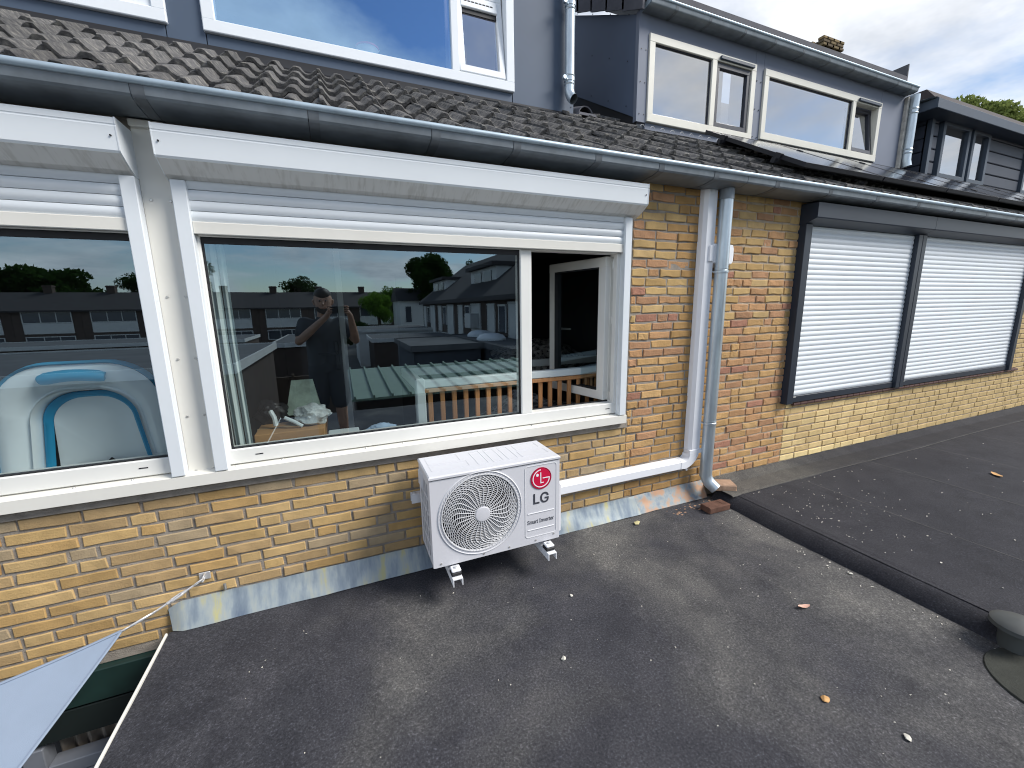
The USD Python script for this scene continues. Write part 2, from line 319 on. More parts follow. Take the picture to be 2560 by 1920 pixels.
# ------------------------------------------------------------------ brickwork
COURSE = 0.064
def brick_mesh(x0, x1, z0, z1, rough):
    """One brick: jittered front outline with a worn bevel; the face stands about 7 mm out of the joints."""
    w, h = x1 - x0, z1 - z0
    tx = [0, .33, .67, 1, 1, .67, .33, 0]; tz = [0, 0, 0, 0, 1, 1, 1, 1]
    o = np.array([(x0 + a * w, z0 + b * h) for a, b in zip(tx, tz)]) + nr.normal(0, rough, (8, 2))
    c = o.mean(0); dy = nr.normal(0, .0012 + rough * .5)
    ins = .0026 + rough * .6
    i = c + (o - c) * np.array([1 - 2 * ins / w, 1 - 2 * ins / h])
    v = np.vstack([np.c_[o[:, 0], np.full(8, .009), o[:, 1]], np.c_[o[:, 0], np.full(8, .0026 + dy), o[:, 1]], np.c_[i[:, 0], nr.normal(0, rough * .35, 8) + dy, i[:, 1]]])
    f = []
    for r in range(2):
        for j in range(8):
            k = (j + 1) % 8
            f += [(r * 8 + j, r * 8 + k, (r + 1) * 8 + k), (r * 8 + j, (r + 1) * 8 + k, (r + 1) * 8 + j)]
    f += [(16, 17, 23), (17, 22, 23), (17, 18, 22), (18, 21, 22), (18, 19, 21), (19, 20, 21)]
    return v, np.array(f)

def in_view(p, pad=.06):
    d = np.asarray(p, float) - CAM; z = d @ fw
    if z < .1: return 0.0
    x, y = (d @ rt) / z, (d @ up) / z
    if abs(x) > 1.2517 * (1 + pad) or abs(y) > .9388 * (1 + pad): return 0.0
    return abs(d[1]) / np.linalg.norm(d) ** 3

def lay_bricks(x0, x1, zlo, zhi, L, J, palette, rough, skip=None, header=.16, zbase=.187, hj=.0145):
    """Rows of stretchers with stray headers (wild bond). Returns (size seen, mesh, material)."""
    out = []; k = math.ceil((zlo - zbase) / COURSE - .2)
    while zbase + k * COURSE < zhi - .012:
        z0 = zbase + k * COURSE; z1 = min(z0 + COURSE - hj, zhi); za = max(z0, zlo)
        x = x0 - rng.choice([0, .25, .5, .75, .37, .62]) * L
        while x < x1:
            w = (L - J) / 2 - J / 2 if rng.random() < header else L - J
            w *= rng.uniform(.985, 1.015)
            a, b = max(x, x0), min(x + w, x1)
            if b - a > .025:
                cx, cz = (a + b) / 2, (za + z1) / 2
                if not (skip and skip(a, b, za, z1)):
                    dz = rng.gauss(0, rough * .6)
                    out.append((in_view((cx, 0, cz)), brick_mesh(a, b, za + dz, z1 + dz, rough), palette(cx, cz)))
            x += w + J
        k += 1
    return out

def put_bricks(found, wall, label, rest_mat=MIXB):
    found.sort(key=lambda t: -t[0])
    for s, (v, f), mm in found[:298]:
        usdkit.mesh(stage, path_of("brick", wall), (v, f), mm)
    rest = MB()
    for s, (v, f), mm in found[298:]: rest.add(v, f)
    if rest.n: tag(rest.build("bricks", rest_mat, wall, smooth=False), label, kind="stuff")

def pal_left(x, z):
    r = rng.random()
    return GREYB if r < .12 else BRK[rng.randrange(4)]
def pal_right(x, z):
    r = rng.random()
    red = .05 + .18 * math.exp(-((z - 1.25) / .35) ** 2) + (.16 if z < .55 else 0)
    if r < red * .45: return REDB
    if r < .35 + red: return ORB[1 + rng.randrange(2)]
    return ORB[rng.choice([0, 3, 0])] if z < 1.5 else BRK[rng.choice([0, 1, 3])]
def pal_pale(x, z):
    return CREB if z < .262 and rng.random() < .85 else PALB[rng.randrange(3)]

# ------------------------------------------------------------------ the house with the heat pump
H1 = thing("brick_house", "yellow brick house with white rolled-up shutters, an open casement and a blue-grey dormer", "house")
W1 = part("wall", H1, "yellow brick wall below and beside the white window")
found = lay_bricks(-1.75, 1.915, -.055, .80, .2195, .0145, pal_left, .0013,
                   skip=lambda a, b, z0, z1: z0 > .745)
found += lay_bricks(1.922, 2.72, -.05, 2.47, .200, .012, pal_right, .0024)
put_bricks(found, W1, "bricks of the wall farther off or half hidden")
b = MB(); b.box(-3.6, 2.72, .007, .16, -.062, .80); b.box(1.917, 2.72, .007, .16, .80, 2.6); b.box(-3.6, 1.917, .012, .16, 2.072, 2.49)
b.box(-3.6, 1.917, -.012, .10, .757, .803)            # mortar bed course under the sill
b.build("mortar", MORT, W1, smooth=False)
# weep spring / old anchor stub near the lead
sp = MB(); t = np.linspace(0, 9 * 2 * np.pi, 110)
sp.tube(np.c_[-.68 + .006 * np.cos(t), -.012 + .006 * np.sin(t), .195 + .035 * t / t[-1]], .0011, 5); sp.build("wire_spring", ZINC, W1)

# window post and boards
b = MB(); b.box(-.752, -.630, -.004, .12, .82, 2.43); b.box(-.752, -.630, -.03, .12, 2.43, 2.458, .003); b.build("window_post", CREAM, H1, label="cream boarded post between the two windows")
for z in (.87, 1.15, 1.43, 1.72, 2.14, 2.30):
    for x in (-.722, -.652):
        if z > 2.2 and x < -.7: continue
        sc = MB(); sc.hull([(x + r * math.cos(a), y, z + r * math.sin(a)) for r, y in ((.0075, -.004), (.0045, -.008)) for a in np.linspace(0, 6.283, 9)[:-1]]); sc.build("screw", SCREW, H1, smooth=False)
# sill
b = MB(); b.prism([(.06, .882), (-.052, .862), (-.052, .806), (-.046, .803), (.0, .803), (.0, .80), (.06, .80)], -3.5, 1.877); b.build("window_sill", CREAM, H1, label="long cream metal sill under both windows")
for x in list(np.arange(-1.18, 1.9, .21)):
    y = -.012; z = .870
    sc = MB(); sc.hull([(x + r * math.cos(a), y + r * math.sin(a), z + dz - r * math.sin(a) * .18) for r, dz in ((.007, -.002), (.0045, .003)) for a in np.linspace(0, 6.283, 9)[:-1]]); sc.build("sill_screw", SCREW, H1, smooth=False)

def shutter(parent, x0, x1, xr, end_rail):
    """Rolled-up roller shutter: box, guide rails, the last slats and the bottom bar."""
    s = part("roller_shutter", parent)
    prof = [(-.002, 2.226), (-.019, 2.224), (-.066, 2.241), (-.139, 2.285), (-.144, 2.292), (-.148, 2.380), (-.146, 2.383), (-.146, 2.386), (-.148, 2.389), (-.148, 2.412), (-.002, 2.412)]
    b = MB(); b.prism(prof, x0 + .004, x1 - .004)
    b.build("shutter_box", WHITE, s, smooth=12)
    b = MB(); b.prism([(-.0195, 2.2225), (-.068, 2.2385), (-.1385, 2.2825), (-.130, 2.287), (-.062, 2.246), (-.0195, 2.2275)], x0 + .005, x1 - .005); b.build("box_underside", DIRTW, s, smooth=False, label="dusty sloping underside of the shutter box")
    for x in (x0, x1 - .004): b = MB(); b.prism([(p[0] * 1.012, p[1] if 2.23 < p[1] < 2.40 else p[1] + (.002 if p[1] > 2.3 else -.002)) for p in prof], x, x + .004); b.build("box_end", WHITE, s, smooth=False)
    for x in (x0 + .022, x1 - .022): dots = MB(); dots.cyl((x, -.146, 2.345), (x, -.1515, 2.345), .0035, s=8); dots.build("rivet", RUBBER, s)
    for xa, xb in ((x0 + .013, x0 + .069), (xr, xr + end_rail)):
        b = MB(); b.box(xa, xb, -.055, -.004, .868, 2.223, .003); b.build("guide_rail", WHITE if xa > x0 + .1 or xa > -.7 else WHITE, s)
    xa, xb = x0 + .069, xr
    zs = [2.055, 2.1005, 2.146, 2.1915, 2.237]
    for z in zs[:-1]:
        t = np.linspace(0, 1, 7); yy = -.030 - .0075 * np.sin(np.pi * t) ** .8; zz = z + .0012 + t * .0430
        b = MB(); b.prism(list(zip(yy, zz)) + [(-.024, zz[-1]), (-.024, zz[0])], xa, xb); b.build("slat", WHITE, s)
    b = MB(); b.box(xa, xb, -.0235, -.012, 2.04, 2.26); b.build("slat_backing", RUBBER, s)
    b = MB(); b.box(xa, xb, -.040, -.024, 2.0, 2.0545, .003); b.build("bottom_bar", CREAM, s)
    return s
shutter(H1, -.645, 1.912, 1.810, .056)
shutter(H1, -3.31, -.752, -.807, .055)

# big window: frame, fixed pane, mullion, inward-opening sash
def frame_bars(mb, x0, x1, z0, z1, w, y0, y1, bev=.004, wb=None):
    wb = wb or w
    mb.box(x0, x1, y0, y1, z0, z0 + wb, bev); mb.box(x0, x1, y0, y1, z1 - w, z1, bev)
    mb.box(x0, x0 + w, y0 + .0015, y1, z0 + wb - .004, z1 - w + .004, bev); mb.box(x1 - w, x1, y0 + .0015, y1, z0 + wb - .004, z1 - w + .004, bev)
def pane(mb, x0, x1, z0, z1, y):
    return mb.add([(x0, y, z0), (x1, y, z0), (x1, y, z1), (x0, y, z1)], [(0, 1, 2, 3)])
WIN = part("window", H1, "wide cream window with a fixed pane and an open casement")
b = MB(); b.box(-.60, 1.87, -.010, .075, .878, .955, .004); b.box(-.60, -.564, -.008, .075, .95, 2.06, .004); b.box(1.784, 1.87, -.008, .075, .95, 2.06, .004); b.box(-.60, 1.87, -.008, .075, 1.995, 2.07, .004)
b.build("frame", UPVC, WIN)
b = MB(); b.box(1.060, 1.138, -.009, .075, .952, 2.0, .005); b.build("mullion", UPVC, WIN)
b = MB(); b.box(-.566, 1.062, .004, .02, .953, .963); b.box(-.566, 1.062, .0045, .02, 1.965, 2.0); b.box(-.566, -.556, .005, .02, .96, 1.97); b.box(1.052, 1.062, .005, .02, .96, 1.97); b.box(1.138, 1.79, .060, .072, .953, .962); b.build("gasket", RUBBER, WIN, smooth=False)  # rubber seals, plus a deep top strip painting the shaded recess above the glass
b = MB(); pane(b, -.556, 1.053, .962, 1.97, .012); b.build("pane", GL1, WIN, smooth=False)
sl = MB()
for x in (-.46, 1.72): sl.box(x, x + .035, -.0115, -.009, .915, .920)
sl.build("drain_slot", RUBBER, WIN, smooth=False)
# open sash, hinged on the right, swung about 79 degrees into the room
hx, hy, ang, sw = 1.775, .065, math.radians(79), .625
def sash_pt(v):
    v = np.asarray(v, float).copy(); u, d = v[:, 0].copy(), v[:, 1].copy()
    v[:, 0] = hx - u * math.cos(ang) + d * math.sin(ang); v[:, 1] = hy + u * math.sin(ang) + d * math.cos(ang); return v
S = part("sash", WIN, "cream casement sash swung open into the dark room")
def sash_part(mb, name, mm, smooth=30):
    v, f = mb.mesh(); g = usdkit.mesh(stage, path_of(name, WIN + "/sash"), (sash_pt(v), f[:, ::-1]), mm, smooth=smooth)
    UsdShade.MaterialBindingAPI(g.GetPrim()); g.CreateDoubleSidedAttr(True)
b = MB(); frame_bars(b, 0, sw, .965, 1.985, .072, -.035, .035); sash_part(b, "sash_frame", UPVC)
b = MB(); pane(b, .07, sw - .07, 1.033, 1.917, 0.0); sash_part(b, "sash_pane", GL1, False)
b = MB(); frame_bars(b, .066, sw - .066, 1.030, 1.92, .008, -.037, .037); sash_part(b, "sash_gasket", RUBBER, False)
b = MB(); b.box(sw - .048, sw - .022, .03, .05, 1.43, 1.50, .004); b.box(sw - .045, sw - .027, .05, .07, 1.455, 1.475, .003); b.box(sw - .15, sw - .027, .058, .075, 1.457, 1.473, .004); sash_part(b, "handle", SCREW)
b = MB()
for z in (1.0, 1.55, 1.93): b.cyl((1.785, .035, z - .03), (1.785, .035, z + .03), .008, s=10)
b.box(1.7815, 1.7845, .03, .055, .97, 1.98); b.build("hinge", SCREW, WIN)
# second big window, at the left
WIN2 = part("window", H1, "left cream window with a baby bath behind the pane")
b = MB(); b.box(-3.27, -.754, -.010, .075, .878, .957, .004); b.box(-.80, -.754, -.008, .075, .95, 2.06, .004); b.box(-3.27, -.754, -.008, .075, 1.995, 2.07, .004); b.build("frame", UPVC, WIN2)
b = MB(); b.box(-3.2, -.80, .004, .02, .955, .965); b.box(-3.2, -.80, .0045, .02, 1.965, 2.0); b.box(-.812, -.80, .005, .02, .96, 1.97); b.build("gasket", RUBBER, WIN2, smooth=False)  # the deep top strip is the shade over the pane, done in black
b = MB(); pane(b, -3.2, -.80, .962, 1.97, .012); b.build("pane", GL1, WIN2, smooth=False)
sl = MB(); sl.box(-.94, -.905, -.0115, -.009, .918, .923); sl.build("drain_slot", RUBBER, WIN2, smooth=False)

# lower storey seen in the gap: green head beam, black panel for the shaded recess, grey window with a pleated curtain
b = MB(); b.box(-3.5, -.97, -.03, .10, -.235, -.066, .004); b.build("lintel_beam", GREEN, H1, label="dark green painted beam at the foot of the brickwork")
b = MB(); b.box(-3.5, -.97, -.02, .10, -.40, -.25, .004); b.build("awning_box", mat("recess_shade_black", (.008, .014, .013), .5, var=.1), H1)  # near-black panel: the shade of the recess under the beam is its colour
LW = part("lower_window", H1, "grey window of the lower storey with a pleated curtain")
b = MB(); b.box(-1.58, -1.50, -.02, .06, -2.4, -.42, .004); b.box(-1.5, -.97, -.02, .06, -.60, -.53, .004); b.box(-1.5, -.97, -.015, .06, -.665, -.61, .004); b.build("frame", GREYFR, LW)
b = MB(); n = 90; xs = np.linspace(-1.5, -.97, n); ys = .10 + .018 * np.sin(xs * 115) + .006 * np.sin(xs * 47)
b.add([(x, y, z) for z in (-.41, -2.3) for x, y in zip(xs, ys)], [(i + 1, i, n + i, n + i + 1) for i in range(n - 1)]); b.build("curtain", BLIND, LW)
b = MB(); b.box(-3.5, -.9, .16, .3, -2.75, -.06); b.build("lower_wall", WALLG, H1, smooth=False)

# ------------------------------------------------------------------ gutter, one length per seam
GP = [(0.0, 2.468), (-.06, 2.459), (-.150, 2.466), (-.198, 2.478), (-.206, 2.487), (-.211, 2.522), (-.206, 2.523), (-.200, 2.489), (-.194, 2.483), (-.15, 2.471), (-.06, 2.464), (0.0, 2.475)]
def gutter(parent, x0, x1, seams):
    g = part("gutter", parent, "grey zinc box gutter along the eaves")
    cuts = [x0] + [s for s in seams if x0 < s < x1] + [x1]
    for a, c in zip(cuts[:-1], cuts[1:]):
        b = MB(); b.prism(GP, a + .0015, c - .0015); b.build("gutter_length", ZINC, g, smooth=25)
    b = MB(); b.tube([(x, -.211, 2.534) for x in np.linspace(x0, x1, 40)], .0145, 20); b.build("bead", BEAD, g, smooth=True)
    for s in cuts[1:-1]:
        w = .045
        q = [(y * 1.012 - .0015, z - .0035) for y, z in GP[:6]] + [(y, z) for y, z in GP[6:]]
        b = MB(); b.prism([(y - .0012, z - (.0022 if i < 4 else 0)) for i, (y, z) in enumerate(GP[:6])] + [(y + .001, z + .001) for y, z in GP[6:]], s + .0035, s + w); b.build("gutter_seam", ZINCD, g, smooth=40)
    return g
SE = [-.67, -.05, .50, .94, 1.46, 1.93, 2.40, 3.005, 3.62, 4.25, 4.88, 5.5, 6.15, 6.8, 7.4, 8.0, 8.6, 9.2, 9.8, 10.4, 11]
gutter(H1, -3.6, 2.72, SE)

# downpipe between the houses
DP = part("downpipe", H1, "galvanised downpipe ending in a bent spout")
xp, yp = 2.665, -.09
t = np.linspace(0, 1, 9); path = [(xp, yp, 2.462), (xp, yp, 2.38), (xp, yp, 1.5), (xp, yp, .36)] + [(xp + .028 * (1 - math.cos(a * 1.1)) * 1.6, yp - .085 * (1 - math.cos(a)), .30 - .115 * math.sin(a)) for a in t * 1.05] 
pp = np.array(path); d = pp[-1] - pp[-2]; d /= np.linalg.norm(d); path.append(tuple(pp[-1] + d * .045))
b = MB(); b.tube(path, .047, 22, cap=False); b.build("pipe", GALV, DP)
b = MB(); b.tube([p for p in path[3:]], .0455, 18, cap=False); v, f = b.mesh(); usdkit.mesh(stage, path_of("pipe_inside", DP), (v, f[:, ::-1]), ZINCD, smooth=True)
b = MB(); b.tube([(xp, yp, 2.39), (xp, yp, 2.462)], .0505, 22); b.build("pipe_collar", ZINC, DP)
b = MB(); b.tube([(xp, yp, .262), (xp, yp, .30), (xp, yp, .33)], .0485, 22, cap=False); b.build("pipe_joint", GALV, DP)
for z in (1.885, .715):
    c = part("clamp", DP)
    b = MB(); b.tube([(xp, yp, z - .012), (xp, yp, z - .008), (xp, yp, z + .008), (xp, yp, z + .012)], [.048, .0515, .0515, .048], 22); b.tube([(xp, yp, z + .02), (xp, yp, z + .026)], .0495, 22)
    b.cyl((xp - .05, yp + .01, z), (xp - .085, .0, z + .006), .004, s=8); b.box(xp + .045, xp + .066, yp - .008, yp + .008, z - .012, z + .012, .002); b.build("clamp_ring", GALV, c)
b = MB()
b.box(2.555, 2.60, -.075, .01, 1.96, 2.075, .004); b.hull([(x, y, z) for x, y, z in [(2.60, .0, 1.93), (2.60, -.075, 1.955), (2.79, 0, 1.915), (2.80, -.06, 1.95), (2.82, -.055, 1.97), (2.825, 0, 1.95), (2.82, -.055, 2.06), (2.79, -.07, 2.085), (2.60, -.075, 2.085), (2.6, 0, 2.085), (2.825, 0, 2.08)]])
J1 = thing("junction_box", "white plastic junction box half hidden behind the downpipe", "electrical box"); b.build("box", TRUNK, J1); b = MB(); b.box(2.70, 2.775, -.05, .0, 1.895, 1.93, .006); b.build("cable_gland", TRUNK, J1)

# ------------------------------------------------------------------ roof tiles
WP = .1353; PITCH = math.atan(.592); cs, sn = math.cos(PITCH), math.sin(PITCH)
SU, SN = np.array([0, cs, sn]), np.array([0, -sn, cs])
PHX = .01                                   # where a wave crest stands
def wave(x):
    u = ((x / WP + .5) % 1.0) - .5
    return .041 * np.exp(-(np.abs(u) / .27) ** 3.4) - .004 * np.cos(2 * np.pi * u)
def tile_mesh(xc, row, w=2, clip=None):
    """Concrete double-wave tile: crest at both ends, thick front lip."""
    n = 8 * w + 1; xs = np.linspace(-.004, w * WP + .006, n); L = .395
    x = xc + xs; h = wave(xs + .0)
    jx, jw, jt = nr.normal(0, .0012), nr.normal(0, .0022), nr.normal(0, .0016)
    org = np.array([0, -.06 + .282 * row, 2.627 + .167 * row]) - SN * .037
    step = np.where(xs < .026, .010, 0.0)
    rows = []
    for s, dw in ((0, -.027), (0, -.004), (.006, 0), (.16, -.013), (L, -.034)):
        rows.append(np.c_[x + jx, np.zeros((n, 2))] + np.outer(np.ones(n) * (s - .0), SU) + np.outer(h + step + dw + jw + jt * xs / .27 + (nr.normal(0, .0009, n) if dw > -.02 else 0), SN))
    v = np.vstack(rows); v[:, 1:] += org[1:]
    f = [(r * n + i, r * n + i + 1, (r + 1) * n + i + 1, (r + 1) * n + i) for r in range(4) for i in range(n - 1)]
    e0, e1 = [r * n for r in range(5)], [r * n + n - 1 for r in range(5)]
    f = np.array(f)
    f = np.vstack([f[:, [0, 1, 2]], f[:, [0, 2, 3]], [(e0[0], e0[2], e0[1]), (e0[0], e0[3], e0[2]), (e0[0], e0[4], e0[3]), (e1[0], e1[1], e1[2]), (e1[0], e1[2], e1[3]), (e1[0], e1[3], e1[4])]])
    return v, f
def tile_roof(parent, x0, x1, rows, lo=None):
    r = part("roof", parent, "pitched roof of weathered double-wave tiles")
    k0 = math.ceil((x0 - PHX) / (2 * WP)); x = PHX + k0 * 2 * WP
    xs = []
    while x < x1 - .1: xs.append(x); x += 2 * WP
    for row in rows:
        for x in (xs if lo is None else [q for q in xs if lo(q, row)]):
            v, f = tile_mesh(x, row)
            usdkit.mesh(stage, path_of("tile", r), (v, f), TILE, smooth=38)
    return r
R1 = tile_roof(H1, -2.75, 2.6, range(0, 9), lambda x, r: (r < 5 and x > -2.8) or (r >= 5 and x > 2.15))
b = MB(); b.prism([(-.17, 2.500), (2.9, 2.50 + 3.07 * .592), (2.9, 2.47 + 3.07 * .592), (.0, 2.56), (-.165, 2.488)], -3.6, 2.72); b.build("roof_deck", DECK, R1, smooth=False)
b = MB(); xv, yv, zv = 2.42, 1.52, 3.53
tt = np.linspace(0, np.pi, 13)
b.add([(xv + r * math.cos(a), y, zv + r * 1.05 * math.sin(a) + (y - yv) * .35) for r, y in ((.085, yv - .10), (.075, yv - .095), (.085, yv + .12)) for a in tt], [(i + 1, i, 13 + i, 14 + i) for i in range(12)] + [(i, i + 1, 27 + i, 26 + i) for i in range(12)])
b.hull([(xv - .10, yv - .13, zv - .045), (xv + .11, yv - .13, zv - .045), (xv + .11, yv + .1, zv + .02), (xv - .10, yv + .1, zv + .02), (xv - .085, yv - .125, zv - .02), (xv + .095, yv - .125, zv - .02)])
b.build("vent_hood", TILED, R1)
b = MB(); b.hull([(x, y, z) for x in (-3.6, 2.29) for y, z in ((1.36, 3.40), (1.448, 3.47), (1.448, 3.505), (1.45, 3.40))]); b.build("black_flashing", RUBBER, R1, smooth=False)  # black strip added for the shade in the gap below the dormer panels
# ------------------------------------------------------------------ dormer of the first house
YD = 1.45
def wall_panels(parent, boxes, mm):
    for q in boxes:
        b = MB(); b.box(*q); b.build("wall_panel", mm, parent, smooth=False)
D1 = part("dormer", H1, "blue-grey panelled dormer with white windows")
wall_panels(D1, [(-3.8, -.924, YD, YD + .05, 3.49, 3.578), (-.918, -.694, YD - .002, YD + .05, 3.47, 5.6), (-.688, 1.642, YD, YD + .05, 3.49, 3.578), (1.650, 2.292, YD - .002, YD + .05, 3.47, 5.6)], PAN)
b = MB(); b.box(2.2, 2.290, YD + .05, 3.6, 3.4, 5.6); b.box(-3.8, 2.2, YD + .052, YD + .07, 3.40, 3.575); b.build("dormer_backing", RUBBER, D1, smooth=False)
for z in (3.56, 3.95, 4.30, 4.62): sc = MB(); sc.cyl((2.268, YD - .0055, z), (2.268, YD - .002, z), .006, s=8); sc.build("panel_screw", DWIN, D1)
b = MB(); b.box(-.700, 1.659, YD - .030, YD + .07, 3.580, 3.660, .005); b.box(-.700, -.622, YD - .029, YD + .07, 3.655, 5.6, .005); b.box(1.582, 1.659, YD - .029, YD + .07, 3.655, 5.6, .005); b.box(1.080, 1.146, YD - .028, YD + .07, 3.655, 5.6, .005)
b.build("window_frame", PURE, D1, label="white frame of the wide dormer window")
b = MB(); pane(b, -.625, 1.082, 3.655, 5.5, YD - .004); b.build("fixed_pane", GL2, D1, smooth=False)
# tilted vent sash
tz = math.radians(7.5)
def tilt(v, z0=3.672, y0=YD + .012):
    v = np.asarray(v, float).copy(); dy, dz = v[:, 1] - y0, v[:, 2] - z0
    v[:, 1] = y0 + dy * math.cos(tz) + dz * math.sin(tz); v[:, 2] = z0 + dz * math.cos(tz) - dy * math.sin(tz); return v
def tilted(mb, name, mm, smooth=30, parent=D1, fn=tilt):
    v, f = mb.mesh(); return usdkit.mesh(stage, path_of(name, parent), (fn(v), f), mm, smooth=smooth)
b = MB(); frame_bars(b, 1.150, 1.574, 3.664, 4.36, .052, YD - .026, YD + .05, wb=.058); tilted(b, "tilted_sash", PURE)
b = MB(); pane(b, 1.198, 1.526, 3.718, 4.31, YD + .0); tilted(b, "sash_pane", GLD, False)
b = MB(); b.box(1.196, 1.528, YD - .032, YD + .02, 4.205, 4.30, .004); tilted(b, "vent_grille", PURE)
b = MB(); b.box(1.202, 1.522, YD - .012, YD + .0, 4.165, 4.206)
for k in range(8): b.box(1.222 + .034 * k, 1.248 + .034 * k, YD - .0335, YD - .03, 4.246, 4.256)
tilted(b, "vent_slots", RUBBER, False)
b = MB(); b.box(1.12, 1.60, 1.75, 1.78, 3.6, 5.0); b.build("roller_blind", mat("pinkish_blind_cloth", (.50, .44, .47), .95, var=.05), D1, smooth=False)
b = MB(); b.box(1.18, 1.30, 1.70, 1.73, 3.66, 4.02); b.build("cream_board", mat("cream_board_paint", (.62, .52, .38), .8), D1, smooth=False)
b = MB(); b.box(-3.8, -.903, YD - .030, YD + .07, 3.580, 3.660, .005); b.box(-.980, -.903, YD - .029, YD + .07, 3.655, 5.6, .005); b.build("window_frame", PURE, D1, label="white frame of the left dormer window")
b = MB(); b.box(-3.8, -.98, YD - .012, YD + .05, 3.659, 3.72, .004); b.box(-1.045, -.98, YD - .012, YD + .05, 3.715, 5.6, .004); b.build("inner_sash", PURE, D1)
b = MB(); pane(b, -3.8, -1.04, 3.715, 5.5, YD + .01); b.build("left_pane", GL2, D1, smooth=False)
b = MB(); b.box(-3.8, 2.2, 3.2, 3.25, 3.2, 5.6); b.box(-3.8, 2.2, YD + .08, 3.2, 3.42, 3.45); b.box(-3.8, 2.2, YD - .2, 3.2, 5.6, 5.7); b.build("attic_room", WALLG, D1, smooth=False)
# downpipe on the dormer
P2 = part("dormer_downpipe", H1, "galvanised downpipe on the dormer with a bent end")
xd, yd = 2.205, YD - .075
path = [(xd, yd, 5.6), (xd, yd, 4.4), (xd, yd, 3.80), (xd, yd, 3.66)] + [(xd + .012 * math.sin(a) + .03 * (1 - math.cos(a)), yd - .09 * (1 - math.cos(a)), 3.66 - .10 * math.sin(a)) for a in np.linspace(.15, 1.0, 7)]
b = MB(); b.tube(path, .046, 20, cap=False); b.build("pipe", GALV, P2)
b = MB(); b.tube(path[3:], .0445, 18, cap=False); v, f = b.mesh(); usdkit.mesh(stage, path_of("pipe_inside", P2), (v, f[:, ::-1]), ZINCD, smooth=True)
for z in (3.745, 4.36):
    b = MB(); b.tube([(xd, yd, z + q) for q in (-.042, -.034, -.026)], [.048, .0515, .048], 20); b.tube([(xd, yd, z + q) for q in (-.012, -.01, .02, .024)], [.047, .0515, .0515, .047], 20); b.tube([(xd, yd, z + q) for q in (.03, .036, .044)], [.048, .051, .048], 20)
    b.cyl((xd - .045, yd - .02, z + .003), (xd - .085, yd - .035, z + .003), .006, s=8); b.cyl((xd - .075, yd - .048, z + .003), (xd - .075, yd - .02, z + .003), .018, s=12); b.build("clamp", GALV, P2)
# bucket on the sill behind the pane
BK = thing("bucket", "white bucket with a red rim standing behind the dormer pane", "bucket")
bx, bz = .41, 3.66; by = YD + .16
b = MB(); b.tube([(bx, by, bz), (bx, by, bz + .11)], [.075, .088], 24); b.build("tub", COTW, BK)
b = MB(); b.tube([(bx, by, bz + .11), (bx, by, bz + .124)], [.093, .093], 24); b.build("rim", RED, BK)
b = MB(); b.tube([(bx + .09 * math.cos(a), by - .03 - .06 * math.sin(a), bz + .11 - .06 * math.sin(a)) for a in np.linspace(0, math.pi, 12)], .003, 6); b.build("handle", COTW, BK)

# ------------------------------------------------------------------ the neighbouring house
H2 = thing("neighbour_house", "neighbouring brick house with closed white shutters in dark frames and a grey dormer", "house")
W2 = part("wall", H2, "brick wall, orange above and pale yellow under the dark window")
inwin = lambda a, c, z0, z1: (3.70 < (a + c) / 2 < 8.16) and z0 > .70
found = lay_bricks(2.722, 3.70, .115, 2.47, .200, .012, pal_right, .0024)
found += lay_bricks(3.71, 8.17, .165, .735, .205, .009, pal_pale, .0012, header=.08)
found += lay_bricks(8.17, 13.5, .165, 2.47, .205, .010, lambda x, z: PALB[rng.randrange(3)], .0014)
put_bricks(found, W2, "bricks of the wall farther off", PALM)
b = MB(); b.box(2.722, 3.70, .007, .16, .03, 2.6); b.box(3.70, 8.17, .0075, .16, .03, .752); b.box(8.17, 16, .007, .16, .03, 2.6); b.box(3.70, 8.17, .03, .16, .752, 2.6); b.build("mortar", MORT2, W2, smooth=False)
x = 3.775
while x < 8.19:
    b = MB(); b.prism([(.02, .757), (-.028, .748), (-.030, .735), (-.027, .722), (.02, .722)], x, x + .093); b.build("sill_brick", SILLB, W2, smooth=False); x += .1
RS = part("shutter_pair", H2, "two closed white roller shutters in anthracite frames")
for xa, xb in ((3.628, 3.712), (5.335, 5.405), (5.412, 5.482), (7.90, 7.975)): b = MB(); b.box(xa, xb, -.058, .02, .752, 2.29, .003); b.build("guide_rail", ANTH, RS)
for xa, xb in ((3.705, 5.34), (5.475, 7.905)): b = MB(); b.box(xa, xb, -.035, -.005, .756, .815, .003); b.build("bottom_bar", ANTH, RS)
for xa, xb in ((3.625, 5.405), (5.41, 7.98)):
    b = MB(); b.prism([(.0, 2.285), (-.04, 2.287), (-.135, 2.322), (-.140, 2.33), (-.140, 2.440), (.0, 2.450)], xa, xb); b.build("shutter_box", ANTH, RS, smooth=12)
for xa, xb in ((3.714, 5.333), (5.484, 7.898)):
    z = .816
    while z < 2.28:
        t = np.linspace(0, 1, 6); yy = -.016 - .007 * np.sin(np.pi * t); zz = z + .0002 + t * .0441
        b = MB(); b.prism(list(zip(yy, zz)) + [(-.006, zz[-1]), (-.006, zz[0])], xa, xb); b.build("slat", WHITE, RS); z += .0445
for x in (3.735, 5.50): b = MB(); b.box(x, x + .04, -.0375, -.034, .80, .812); b.build("lock_plate", SCREW, RS)
gutter(H2, 2.722, 16.0, SE)
R2 = tile_roof(H2, 2.63, 8.9, range(0, 7), lambda x, r: (r < 5 and x < 5.4) or (r < 1) or (r >= 5 and x < 2.9))
